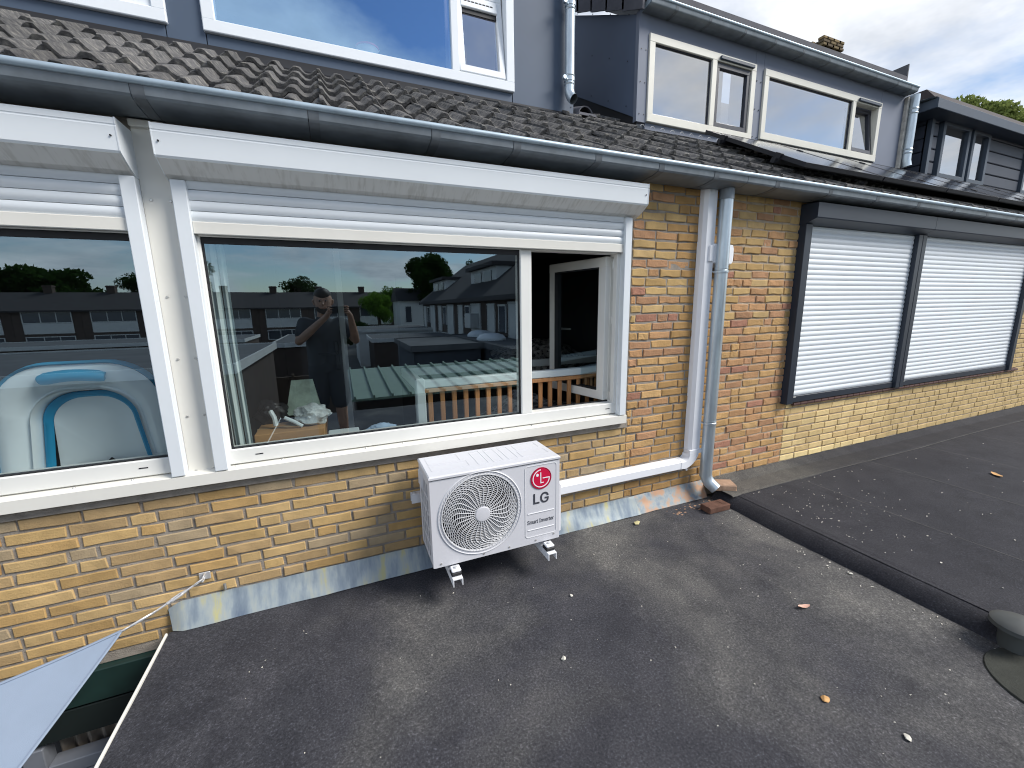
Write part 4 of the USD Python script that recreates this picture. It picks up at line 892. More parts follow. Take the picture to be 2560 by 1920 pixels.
b = MB(); b.prism([(y * 1.05, .331 + z * 1.04) for y, z in trunk_prof(.097, .062)], 2.425, 2.458); b.box(2.500, 2.631, -.066, 0, .462, .50, .004); b.build("elbow_sleeve", TRUNK, T)
b = MB(); b.cyl((2.515, -.03, .318), (2.515, -.03, .334), .008, s=8); b.build("drain_stub", TRUNK, T)
# ------------------------------------------------------------------ heat pump
AC = thing("heat_pump", "light grey outdoor heat pump unit with a round fan grille and a crimson badge", "heat pump")
ax0, ax1, ay0, ay1, az0, az1 = .358, 1.128, -.396, -.088, .265, .790
fx, fz, fr_ = .637, .535, .231
front = sbox(ax0, az0, ax1, .776).buffer(-.006).buffer(.006)
hole = Point(fx, fz).buffer(fr_ - .004, 48)
b = MB(); b.face(front.difference(hole), ay0, ay0 + .012); b.build("front_panel", ACW, AC, smooth=False)
side = sbox(ay0 + .012, az0, ay1, .776)
holes = []
for r in range(5):
    for c in range(4): holes.append(sbox(-.345 + c * .055, .295 + r * .088, -.345 + c * .055 + .042, .295 + r * .088 + .074))
for h in holes: side = side.difference(h)
t = trimesh.creation.extrude_polygon(side, .008); v = t.vertices; b = MB(); b.add(np.c_[v[:, 2] + ax0, v[:, 0], v[:, 1]], t.faces); b.build("side_panel", ACW, AC, smooth=False)
b = MB()
for c in range(4):
    for k in range(2): b.box(ax0 + .002, ax0 + .006, -.335 + c * .055 + k * .014, -.331 + c * .055 + k * .014, .295, .73)
tag(b.build("side_louvre", ACG, AC, smooth=False), kind="stuff")
b = MB(); b.box(ax0 + .02, ax0 + .05, ay0 + .03, ay1 - .01, az0 + .01, .76); b.build("coil_fins", ACD, AC, smooth=False)
b = MB(); b.hull([(ax0 - .012, -.21, .66), (ax0 - .012, -.13, .66), (ax0, -.22, .64), (ax0, -.12, .64), (ax0, -.22, .745), (ax0, -.12, .745), (ax0 - .012, -.205, .735), (ax0 - .012, -.13, .735)]); b.build("side_grip", ACW, AC)
b = MB(); b.box(ax0 + .008, ax1, ay0 + .26, ay1, az0, .776); b.box(ax1 - .20, ax1, ay0 + .012, ay1, az0, .776); b.box(ax0, ax1, ay0 + .001, ay1, az0 - .002, az0 + .012, .003); b.build("casing", ACW, AC, smooth=False)
b = MB(); b.tube([(fx, ay0 + .012, fz), (fx, ay0 + .12, fz)], fr_, 48, cap=False); v, f = b.mesh(); usdkit.mesh(stage, path_of("fan_shroud", AC), (v, f[:, ::-1]), ACD, smooth=True)
b = MB(); b.box(ax0 + .06, ax1 - .21, ay0 + .125, ay0 + .13, az0 + .02, .77); b.build("inner_back", ACD, AC, smooth=False)
b = MB()
for k in range(3):
    t0 = k * 2.094 + .4; n = 9
    V = [(fx + r * math.cos(t0 + q * .9 + (r - .05) * 1.6), ay0 + .05 + q * .05, fz + r * math.sin(t0 + q * .9 + (r - .05) * 1.6)) for r in (.05, .11, .17, .215) for q in np.linspace(0, 1, n)]
    b.add(V, [(i * n + j, i * n + j + 1, (i + 1) * n + j + 1, (i + 1) * n + j) for i in range(3) for j in range(n - 1)])
b.build("fan_blades", ACD, AC, smooth=True)
# grille: rings, swirling spokes, hub
def gy(r): return ay0 - .012 + .016 * (r / fr_) ** 3
b = MB(); N = 72; g = np.linspace(0, 2 * np.pi, N + 1)[:-1]
for k in range(17):
    r = .057 + k * .0102
    sec = [(r - .0013, gy(r) + .006), (r - .0013, gy(r) + .001), (r + .0013, gy(r) + .001), (r + .0013, gy(r) + .006)]
    V = [(fx + q * math.cos(a), y, fz + q * math.sin(a)) for a in g for q, y in sec]
    b.add(V, [(i * 4 + j, i * 4 + (j + 1) % 4, ((i + 1) % N) * 4 + (j + 1) % 4, ((i + 1) % N) * 4 + j) for i in range(N) for j in range(4)])
tag(b.build("grille_rings", ACG, AC, smooth=25), kind="stuff")
b = MB()
def spoke(a0, r0, r1, w):
    rr = np.linspace(r0, r1, 10); sw = .55 * np.clip((rr - .13) / .09, 0, 1) ** 1.8
    b.tube([(fx + r * math.cos(a0 + s), gy(r) - .0012 + (.010 if r > .222 else 0), fz + r * math.sin(a0 + s)) for r, s in zip(rr, sw)], w, 5)
for k in range(30):
    a0 = k * 2 * np.pi / 30; spoke(a0, .040, .230, .0021); spoke(a0 + np.pi / 30, .165, .230, .0016)
tag(b.build("grille_spokes", ACG, AC, smooth=40), kind="stuff")
b = MB()
for k in range(72):
    a0 = k * 2 * np.pi / 72
    b.hull([(fx + r * math.cos(a0 + da), y, fz + r * math.sin(a0 + da)) for r, y, o in ((.219, ay0 - .006, .10), (.241, ay0 + .001, .0)) for da in (o - .007, o + .007)] + [(fx + r * math.cos(a0 + o), ay0 + .006, fz + r * math.sin(a0 + o)) for r, o in ((.219, .1), (.241, 0))])
tag(b.build("rim_vanes", ACG, AC, smooth=False), kind="stuff")
b = MB()
for r, w in ((.2235, .0022), (.2435, .0018)):
    sec = [(r - w, ay0 + .004), (r - w, ay0 - .006), (r + w, ay0 - .006 if r < .23 else ay0 - .002), (r + w, ay0 + .004)]
    V = [(fx + q * math.cos(a), y, fz + q * math.sin(a)) for a in g for q, y in sec]
    b.add(V, [(i * 4 + j, i * 4 + (j + 1) % 4, ((i + 1) % N) * 4 + (j + 1) % 4, ((i + 1) % N) * 4 + j) for i in range(N) for j in range(4)])
b.build("grille_rim", ACG, AC, smooth=25)
b = MB(); b.tube([(fx + .004, y, fz - .004) for y in (ay0 + .01, ay0 - .013, ay0 - .0165, ay0 - .018)], [.044, .044, .041, .03], 32); b.build("grille_hub", ACW, AC, smooth=30)
# top cover with pressed ribs
b = MB(); b.hull([(x, y, z) for x0_, x1_, y0_, y1_, z in ((ax0 - .004, ax1 + .004, ay0 - .004, ay1 + .003, .772), (ax0 - .004, ax1 + .004, ay0 - .004, ay1 + .003, .783), (ax0 + .003, ax1 - .003, ay0 + .003, ay1 - .003, .7895)) for x in (x0_, x1_) for y in (y0_, y1_)]); b.build("top_cover", ACW, AC, smooth=25)
b = MB(); b.box(ax0 - .0045, ax1 + .0045, ay0 - .0045, ay0 - .001, .7695, .7718); b.build("cover_joint", RUBBER, AC, smooth=False)
for x0_, x1_, y0_, y1_ in ((.392, .602, -.322, -.245), (.392, .575, -.225, -.122), (.655, .712, -.325, -.125), (.745, .803, -.325, -.125), (.838, .893, -.325, -.125), (.925, 1.095, -.322, -.235), (.935, 1.085, -.205, -.125)):
    ring = sbox(x0_, y0_, x1_, y1_).buffer(.004).difference(sbox(x0_ + .004, y0_ + .004, x1_ - .004, y1_ - .004).buffer(.002))
    t = trimesh.creation.extrude_polygon(ring, .0018); t.apply_translation((0, 0, .7890)); b = MB(); b.tm(t); b.build("pressed_rib", ACW, AC, smooth=False)
# badge field
b = MB(); R = sbox(.902, .309, 1.109, .756).buffer(-.02).buffer(.02)
b.face(R.buffer(.0).difference(R.buffer(-.0035)), ay0 - .0022, ay0 + .001); b.box(.918, 1.092, ay0 - .004, ay0, .4585, .4630, .0015); b.box(.918, 1.092, ay0 - .004, ay0, .3545, .3590, .0015); b.build("raised_border", ACG, AC, smooth=False)
lx, lz = 1.005, .671
b = MB(); b.face(Point(lx, lz).buffer(.0665, 48), ay0 - .0035, ay0 - .0005); b.build("badge_disc", RED, AC, smooth=False)
b = MB(); b.face(Point(lx, lz).buffer(.0665, 48).difference(Point(lx, lz).buffer(.0625, 48)), ay0 - .0042, ay0 - .0034); b.build("badge_edge", mat("dark_crimson_print", srgb(130, 24, 52), .4), AC, smooth=False)
def arc(r, w, a0, a1, n=40):
    t = np.radians(np.linspace(a0, a1, n)); return Polygon(list(zip((r + w / 2) * np.cos(t), (r + w / 2) * np.sin(t))) + list(zip((r - w / 2) * np.cos(t[::-1]), (r - w / 2) * np.sin(t[::-1]))))
G = arc(.0525, .0055, 92, 360).union(sbox(.010, -.00275, .0552, .00275)).union(sbox(-.006, -.030, -.0005, .036)).union(sbox(-.006, -.030, .016, -.0245)).union(Point(-.0245, .0225).buffer(.0088))
b = MB(); b.face(affinity.translate(G, lx, lz), ay0 - .0048, ay0 - .0030); b.build("badge_mark", PURE, AC, smooth=False)
def lettering(text, x0, x1, z0, h, name, bold=False):
    t = meshkit.text_mesh(text, h, .0012, bold); v = np.array(t.vertices); sx = (x1 - x0) / (v[:, 0].max() - v[:, 0].min())
    w = np.c_[x0 + (v[:, 0] - v[:, 0].min()) * sx, ay0 - .0016 + (v[:, 2].max() - v[:, 2]) * 1.0, z0 + v[:, 1]]
    f = np.array(t.faces)[:, ::1]; b = MB(); b.add(w, f); b.build(name, INK, AC, smooth=False)
lettering("LG", .955, 1.056, .517, .061, "badge_letters", True)
lettering("Smart Inverter", .916, 1.090, .394, .0240, "lettering")
for x, z in ((.40, .285), (.645, .283), (.80, .283), (.97, .285), (1.09, .30), (.76, .768)): b = MB(); b.cyl((x, ay0 - .003, z), (x, ay0 + .001, z), .0055, s=10); b.build("screw", SCREW, AC)
b = MB(); b.hull([(x, y, z) for x, y, z in [(ax1 - .01, -.36, .595), (ax1 - .01, -.14, .595), (ax1 - .01, -.36, .275), (ax1 - .01, -.14, .275), (1.168, -.345, .575), (1.168, -.15, .575), (1.168, -.345, .275), (1.168, -.15, .275), (1.150, -.352, .595), (1.150, -.145, .595)]]); b.build("valve_cover", ACW, AC, smooth=20)
# wall bracket under it
WB = thing("wall_bracket", "white steel wall bracket with two arms carrying the heat pump", "bracket")
b = MB(); b.box(.312, 1.12, -.045, -.002, .545, .549); b.box(.312, 1.12, -.045, -.041, .492, .545); b.box(.312, 1.12, -.006, -.002, .492, .545); b.build("wall_rail", TRUNK, WB, smooth=False)
b = MB(); b.cyl((.332, -.024, .548), (.332, -.024, .558), .009, s=6); b.cyl((.332, -.024, .549), (.332, -.024, .552), .013, s=14); b.build("rail_bolt", STEEL, WB)
for k, xc in enumerate((.472, 1.045)):
    a = part("arm", WB)
    b = MB(); b.box(xc - .027, xc + .027, -.470, -.004, .2165, .2205); b.box(xc - .027, xc - .023, -.470, -.004, .178, .2165); b.box(xc + .023, xc + .027, -.470, -.004, .178, .2165); b.box(xc - .03, xc + .03, -.010, -.002, .18, .50); b.build("arm_channel", TRUNK, a, smooth=False)
    for yy in (-.418, -.13):
        b = MB(); b.box(xc - .028, xc + .028, yy - .028, yy + .028, .2205, .243, .005); b.build("rubber_mount", RUBBER, a)
        b = MB(); b.box(xc - .026, xc + .026, yy - .026, yy + .026, .2435, .2565, .004); b.build("foot_plate", TRUNK, a)
        b = MB(); b.cyl((xc, yy, .2565), (xc, yy, .2645), .009, s=6); b.cyl((xc, yy, .2565), (xc, yy, .259), .0125, s=14); b.build("bolt", STEEL, a)
b = MB(); b.box(.40, 1.10, ay0 + .02, ay1, .2565, .264); b.build("base_pan", ACW, AC, smooth=False)
# ------------------------------------------------------------------ the rooms behind the panes
RM = thing("bedroom", "dark bedroom seen through the big window and the open casement", "room")
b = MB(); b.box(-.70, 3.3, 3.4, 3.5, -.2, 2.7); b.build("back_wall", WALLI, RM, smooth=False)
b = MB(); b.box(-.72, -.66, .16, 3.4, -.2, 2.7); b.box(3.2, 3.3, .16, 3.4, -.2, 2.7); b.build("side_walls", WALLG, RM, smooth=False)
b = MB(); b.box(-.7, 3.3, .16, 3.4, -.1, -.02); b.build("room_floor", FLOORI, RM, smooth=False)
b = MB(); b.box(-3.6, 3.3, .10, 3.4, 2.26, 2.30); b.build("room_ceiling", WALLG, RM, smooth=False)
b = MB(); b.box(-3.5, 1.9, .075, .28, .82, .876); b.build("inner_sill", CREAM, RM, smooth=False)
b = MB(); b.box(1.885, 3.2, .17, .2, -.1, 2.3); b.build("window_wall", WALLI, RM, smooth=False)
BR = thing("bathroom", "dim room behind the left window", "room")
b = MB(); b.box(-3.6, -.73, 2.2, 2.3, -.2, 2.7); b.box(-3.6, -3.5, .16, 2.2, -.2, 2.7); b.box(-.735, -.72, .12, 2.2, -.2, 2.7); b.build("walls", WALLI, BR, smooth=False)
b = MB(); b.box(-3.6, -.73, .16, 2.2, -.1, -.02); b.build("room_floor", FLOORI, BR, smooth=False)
# curtains at the left reveal
CU = thing("curtain", "pale curtain drawn to the left side of the big window", "curtain")
for k, (xa, xb) in enumerate(((-.575, -.535), (-.532, -.50))):
    n = 24; xs = np.linspace(xa, xb, n); ys = .11 + k * .02 + .012 * np.sin(np.linspace(0, 9 + k, n))
    b = MB(); b.add([(x + .012 * (z < 1.5), y, z) for z in (2.15, 1.5, .885) for x, y in zip(xs, ys)], [(r * n + i + 1, r * n + i, (r + 1) * n + i, (r + 1) * n + i + 1) for r in range(2) for i in range(n - 1)]); b.build("curtain_fold", CURT, CU)
# cot
CO = thing("cot", "wooden cot with a white top rail and beech slats inside the window", "cot")
y0 = .36
b = MB(); b.box(.44, 2.55, y0 - .03, y0 + .03, 1.118, 1.172, .006); b.build("top_rail", COTW, CO)
b = MB(); b.box(.44, 2.55, y0 - .032, y0 - .012, 1.086, 1.114, .004); b.build("rail_strip", WOOD, CO)
b = MB(); b.box(.436, .50, y0 - .035, y0 + .035, .45, 1.185, .008); b.build("corner_post", COTW, CO)
b = MB(); b.box(2.5, 2.56, y0 - .035, y0 + .035, .45, 1.185, .008); b.build("corner_post", COTW, CO)
for k in range(24):
    x = .535 + k * .0845
    if x > 2.48: break
    b = MB(); b.box(x - .016, x + .016, y0 - .010, y0 + .010, .56, 1.09, .003); b.build("slat", WOOD, CO)
b = MB(); b.box(.44, 2.55, y0 - .02, y0 + .02, .52, .58, .005); b.build("bottom_rail", WOOD, CO)
b = MB(); b.box(.44, .50, y0 + .03, y0 + .68, 1.10, 1.17, .006); b.box(.50, 2.5, y0 + .65, y0 + .69, 1.10, 1.165, .006); b.build("far_rails", COTW, CO)
b = MB()
P = np.array([(x, y, .66) for y in np.linspace(y0 + .04, y0 + .62, 16) for x in np.linspace(.52, 2.48, 44)]); P[:, 2] += .12 * meshkit.fbm(P * 3.2, 4, 4) + .16 * np.exp(-((P[:, 0] - 1.5) / .25) ** 2)
b.add(P, [(r * 44 + i, r * 44 + i + 1, (r + 1) * 44 + i + 1, (r + 1) * 44 + i) for r in range(15) for i in range(43)]); b.build("bedding", BED, CO)
# desk clutter at the left
BX = thing("cardboard_box", "brown cardboard box on the window board", "box")
b = MB(); b.box(-.52, -.14, .32, .58, .80, .93, .004); b.build("carton", CARD, BX); b = MB(); b.box(-.522, -.138, .44, .46, .86, .932); b.build("tape", mat("packing_tape", (.42, .30, .17), .3), BX)
def lump(name, lab, cat, c, r, mm, seed):
    s = trimesh.creation.icosphere(3); v = s.vertices * (1 + .9 * (meshkit.fbm(s.vertices * 2.2 + seed, 4, seed)[:, None] - .5)); b = MB(); b.add(v * np.array(r) + np.array(c), s.faces); tag(b.build(name, mm, "/World", smooth=25), lab, cat)
lump("plastic_bag", "clear plastic bag heaped on the cardboard box", "plastic bag", (-.21, .47, .985), (.10, .08, .07), BAG, 4)
b = MB(); b.hull([(-.38, .62, .96), (-.16, .62, .96), (-.33, .66, 1.19), (-.20, .66, 1.19), (-.36, .69, .96), (-.16, .69, .96)]); tag(b.build("net_bag", BAGG, "/World", smooth=False), "pale green net bag standing behind the cardboard box", "bag")
lump("black_bag", "black bag with a white strap left of the cardboard box", "bag", (-.46, .62, .98), (.09, .08, .09), BLACK, 7)
b = MB(); b.tube([(-.44, .45, 1.04), (-.42, .43, 1.0), (-.415, .42, .95)], .014, 8); tag(b.build("white_bottle", COTW), "small white bottle on the left of the cardboard box", "bottle")
b = MB(); b.tube([(-.36, .40, 1.0), (-.31, .38, .975), (-.265, .375, .94)], .012, 8); tag(b.build("white_tube", COTW), "bent white tube lying on the cardboard box", "tube")
b = MB(); b.box(-.12, .06, .20, .34, .876, .905, .005); tag(b.build("paper_stack", COTW), "stack of pale paper on the inner sill", "paper")
lump("blue_cloth", "pale blue cloth crumpled on the inner sill", "cloth", (.20, .26, .90), (.085, .06, .03), BLUEC, 9)
lump("bed_cover", "patterned bedding heaped deep in the dark room", "bedding", (2.1, 1.9, 1.02), (.55, .45, .22), BED, 12)
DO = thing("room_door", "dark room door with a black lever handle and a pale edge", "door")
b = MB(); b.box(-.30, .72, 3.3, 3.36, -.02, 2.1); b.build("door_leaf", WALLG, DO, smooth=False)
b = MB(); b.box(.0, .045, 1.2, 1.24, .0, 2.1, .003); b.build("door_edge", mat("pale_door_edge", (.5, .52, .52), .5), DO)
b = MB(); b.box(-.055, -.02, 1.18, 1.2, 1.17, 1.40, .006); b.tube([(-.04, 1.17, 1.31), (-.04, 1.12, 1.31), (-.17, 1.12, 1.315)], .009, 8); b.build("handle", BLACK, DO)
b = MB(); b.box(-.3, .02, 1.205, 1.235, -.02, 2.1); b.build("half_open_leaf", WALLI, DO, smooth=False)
# baby bath leaning in the left window
BB = thing("baby_bath", "white baby bath with turquoise rubber trim leaning behind the left pane", "baby bath")
def rr_path(cx, hw, zt, zb, rad, n=10, taper=.0):
    pts = [(cx - hw - taper, zb)]
    for a in np.linspace(np.pi, np.pi / 2, n): pts.append((cx - hw + rad + rad * math.cos(a), zt - rad + rad * math.sin(a)))
    for a in np.linspace(np.pi / 2, 0, n): pts.append((cx + hw - rad + rad * math.cos(a), zt - rad + rad * math.sin(a)))
    pts.append((cx + hw + taper, zb)); return pts
bc = -1.175
def ribbon(outer, inner, y_o, y_i, mm, name):
    n = len(outer); V = [(x, y_o, z) for x, z in outer] + [((xo + xi) / 2, min(y_o, y_i) - .02, (zo + zi) / 2) for (xo, zo), (xi, zi) in zip(outer, inner)] + [(x, y_i, z) for x, z in inner]
    b = MB(); b.add(V, [(r * n + i, r * n + i + 1, (r + 1) * n + i + 1, (r + 1) * n + i) for r in range(2) for i in range(n - 1)]); g = b.build(name, mm, BB, smooth=True); return g
o = rr_path(bc, .305, 1.415, .70, .21, taper=.05); i1 = rr_path(bc, .215, 1.305, .70, .17, taper=.05); i2 = rr_path(bc, .19, 1.275, .70, .15, taper=.05); i3 = rr_path(bc, .155, 1.245, .70, .13, taper=.05)
ribbon(o, i1, .17, .20, BATHW, "bath_rim")
oo = rr_path(bc, .318, 1.430, .70, .215, taper=.05); ribbon(oo, o, .20, .175, BATHB, "rim_edge")
ribbon(i1, i2, .20, .26, BATHW, "inner_lip"); ribbon(i2, i3, .245, .25, BATHB, "rubber_band")
b = MB(); n = len(i3); b.add([(x, .252 + .06 * (z < 1.0), z) for x, z in i3] + [(bc, .33, .9)], [(i, i + 1, n) for i in range(n - 1)]); b.build("bath_floor", BATHW, BB, smooth=True)
b = MB(); a = [(bc + .115 * t, .145 - .01 * (1 - t * t), 1.352 + .016 * (1 - t * t)) for t in np.linspace(-1, 1, 12)]; b.tube(a, [.022] + [.028] * 10 + [.022], 12); b.build("handle_pad", BATHB, BB)
# ------------------------------------------------------------------ the garden side, behind the camera (it shows in the panes)
ZG = -2.75
b = MB(); b.box(-500, 500, -500, 500, ZG - 1, ZG); tag(b.build("ground", SOIL, smooth=False), kind="structure")
b = MB(); b.box(3.2, 7.5, -70, -40, ZG + .004, ZG + .03); b.box(-40, -3, -44, -40, ZG + .004, ZG + .02); tag(b.build("lawn", GRASS, smooth=False), kind="structure")
def row_house(x0, x1, y0, y1, eave, ridge, lab, nwin, style=0):
    """Terraced house, eaves along x; the garden front is at y1."""
    h = thing("row_house", lab, "house", group=None)
    b = MB(); b.box(x0 + .01, x1 - .01, y0, y1, ZG, eave); b.build("wall", RBRK, h, smooth=False)
    ym = (y0 + y1) / 2
    r = part("roof", h)
    b = MB(); b.prism([(y0 - .3, eave - .1), (ym, ridge), (y1 + .35, eave - .1), (y1 + .35, eave + .08), (ym, ridge + .2), (y0 - .3, eave + .08)], x0, x1); b.build("roof_slope", RROOF, r, smooth=False)
    xc = x0 + .25 * (x1 - x0)
    b = MB(); b.box(xc - .4, xc + .4, ym - .35, ym + .35, ridge - .5, ridge + 1.0); b.box(xc - .46, xc + .46, ym - .41, ym + .41, ridge + .8, ridge + .92); b.build("chimney", RBRK, r, smooth=False)
    w = x1 - x0
    for fl in (0, 1):
        z0 = eave - 1.35 - fl * 2.75; xa, xb = x0 + .14 * w, x0 + .86 * w
        wn = part("window", h)
        b = MB(); frame_bars(b, xa, xb, z0, z0 + 1.3, .09, y1, y1 + .06, bev=0); 
        for q in (.36, .68): b.box(xa + (xb - xa) * q - .04, xa + (xb - xa) * q + .04, y1, y1 + .055, z0 + .08, z0 + 1.22)
        b.build("window_frame", RPAN, wn, smooth=False)
        b = MB(); b.box(xa + .05, xb - .05, y1 - .02, y1 + .02, z0 + .05, z0 + 1.25); b.build("pane", RGLA, wn, smooth=False)
        if fl == 0:
            b = MB(); b.box(xa, xb, y1, y1 + .04, z0 - 1.15, z0 - .02); b.build("spandrel_panel", RPAN, h, smooth=False)
    return h
n = 0
ordn = "first second third fourth fifth sixth seventh eighth ninth tenth".split()
for k in range(8):
    x0 = -38.6 + k * 5.8
    row_house(x0, x0 + 5.8, -69, -60, 2.0, 4.0, "brown terraced house across the gardens, %s from the left in the mirror image" % ordn[k], 1)
def side_house(y0, y1, lab, dormer):
    """House of the row running away at the right; its garden front faces -x."""
    X0, X1, ev, rd = 7.0, 15.0, 2.1, 5.2
    h = thing("side_house", lab, "house")
    b = MB(); b.box(X0, X1, y0 + .02, y1 - .02, ZG, ev); b.build("wall", RBRK, h, smooth=False)
    xm = (X0 + X1) / 2; prof = Polygon([(X0 - .35, ev - .12), (xm, rd), (X1 + .35, ev - .12), (X1 + .35, ev + .1), (xm, rd + .22), (X0 - .35, ev + .1)])
    b = MB(); b.face(prof, y0, y1); b.build("roof", RROOF, h, smooth=False)
    if dormer:
        b = MB(); b.box(X0 + .9, xm, y0 + .5, y1 - .5, ev + .3, ev + 1.75); b.build("dormer", RPAN, h, smooth=False)
        b = MB(); b.box(X0 + .6, xm + .3, y0 + .35, y1 - .35, ev + 1.75, ev + 1.95); b.build("dormer_roof", RROOF, h, smooth=False)
        for q in (.18, .56):
            yy = y0 + .5 + (y1 - y0 - 1) * q; b = MB(); b.box(X0 + .86, X0 + .92, yy, yy + 1.3, ev + .55, ev + 1.55); b.build("dormer_pane", RGLA, h, smooth=False)
    L = y1 - y0
    for q, w_, mm, za, zb in ((.12, .9, RPAN, ev - 2.1, ev - .35), (.40, .8, RGLA, ev - 1.6, ev - .4), (.62, 1.5, RPAN, ev - 2.9, ev - .3)):
        yy = y0 + L * q; b = MB(); b.box(X0 - .05, X0 + .02, yy, yy + w_, za, zb); b.build("window_blind" if mm is RPAN else "pane", mm, h, smooth=False)
        b = MB(); b.box(X0 - .07, X0, yy - .07, yy, za, zb); b.box(X0 - .07, X0, yy + w_, yy + w_ + .07, za, zb); b.box(X0 - .09, X0, yy - .07, yy + w_ + .07, zb, zb + .09); b.build("window_frame", RPAN, h, smooth=False)
    return h
for k, (lab, dm) in enumerate((("brown house with a plain dark roof, nearest of the row at right angles", False), ("brown house with a white dormer, second of the row at right angles", True), ("brown house with a plain roof, third of the row at right angles", False), ("farthest brown house of the row at right angles", True))):
    side_house(-12.4 - (k + 1) * 5.6, -12.4 - k * 5.6, lab, dm)
AU = thing("white_outdoor_unit", "white outdoor unit on the far house wall, seen mirrored", "air conditioner")
b = MB(); b.box(6.45, 6.95, -19.9, -18.8, .55, 1.35, .03); b.build("casing", RPAN, AU)
# cottage with a pale wall far off
CT = thing("pale_cottage", "pale cottage with a low roof between the trees, far off", "house")
b = MB(); b.box(6.2, 10, -50, -44, ZG, 2.6); b.build("wall", RPAN, CT, smooth=False)
b = MB(); b.prism([(-50.4, 2.5), (-47, 4.0), (-43.6, 2.5)], 6.0, 10.2); b.build("roof", RROOF, CT, smooth=False)
b = MB(); b.box(6.8, 7.4, -44, -43.95, .2, 1.9); b.build("door", RGLA, CT, smooth=False)
# sheds and extensions with flat roofs
def shed(name, lab, x0, x1, y0, y1, top, wallm, edge=True):
    s = thing(name, lab, "shed")
    b = MB(); b.box(x0 + .08, x1 - .08, y0 + .08, y1 - .08, ZG, top - .06); b.build("wall", wallm, s, smooth=False)
    b = MB(); b.box(x0, x1, y0, y1, top - .06, top); b.build("flat_roof", FROOF, s, smooth=False)
    if edge:
        b = MB()
        for q in ((x0 - .04, x1 + .04, y1, y1 + .04), (x0 - .04, x1 + .04, y0 - .04, y0), (x0 - .04, x0, y0, y1), (x1, x1 + .04, y0, y1)): b.box(*q, top - .18, top + .04)
        b.build("roof_edge", RPAN if edge == 1 else FROOF, s, smooth=False)
    return s
shed("garden_shed", "brick shed with a grey flat roof and white edge, near left in the mirror image", -9.5, -2.2, -14.5, -8.0, .5, RBRK)
shed("garden_shed", "brown shed with a wide pale flat roof, middle distance at the left", -3.2, .1, -29, -20.5, .05, RBRK)
shed("garden_shed", "long low shed before the terraced houses at the left", -24, -6, -36, -30, -.2, RBRK)
shed("garden_shed", "grey rendered extension with a black roof edge, right of the mirrored person", 2.3, 5.0, -17, -12.4, .3, DGREY, 2)
shed("garden_shed", "dark grey extension under the two skylights", 5.05, 7.0, -18, -9.6, .3, DGREY, 2)
shed("garden_shed", "pale roofed shed far off before the trees", 1.2, 7, -38, -31, .1, RPAN)
shed("garden_shed", "small shed with a white edge far behind the grey extension", 1.6, 6.5, -26, -21.5, .0, RBRK)
for k, (x, y, lab) in enumerate(((6.2, -16.4, "white dome skylight, farther of the two"), (5.9, -14.0, "white dome skylight, nearer of the two"))):
    b = MB(); b.tube([(x, y, z) for z in (.30, .38, .50, .57, .60)], [.62, .62, .5, .28, .01], 24); tag(b.build("skylight", DOME), lab, "skylight")
GS = thing("green_roof_shed", "brick garden house with a sage-green standing seam metal roof", "shed")
b = MB(); b.box(.15, 8, -7.2, -4.8, ZG, .12); b.build("wall", RBRK, GS, smooth=False)
b = MB(); b.hull([(x, y, z) for x in (.08, 8.1) for y, z in ((-7.3, .34), (-7.3, .30), (-4.62, .20), (-4.62, .16))]); b.build("roof", MROOF, GS, smooth=False)
for x in np.arange(.12, 8, .30): b = MB(); b.hull([(x + dx, y, z) for dx in (0, .03) for y, z in ((-7.3, .335), (-7.3, .385), (-4.62, .195), (-4.62, .245))]); b.build("roof_seam", MROOF, GS, smooth=False)
b = MB(); frame_bars(b, 1.3, 2.2, -.9, -.02, .05, -4.8, -4.75, bev=0); b.build("window_frame", RPAN, GS, smooth=False)
b = MB(); b.box(1.34, 2.16, -4.81, -4.78, -.86, -.06); b.build("pane", RGLA, GS, smooth=False)
GF = thing("garden_fence", "brown panel fence between the gardens", "fence"); FW = mat("brown_fence_wood", (.09, .06, .04), .9, var=.2)
for k, x in enumerate(np.arange(-9, .0, 1.8)):
    b = MB(); b.box(x + .04, x + 1.74, -15.2, -15.1, ZG, -.85); b.build("fence_panel", FW, GF, smooth=False); b = MB(); b.box(x - .05, x + .03, -15.22, -15.08, ZG, -.75); b.build("post", FW, GF, smooth=False)
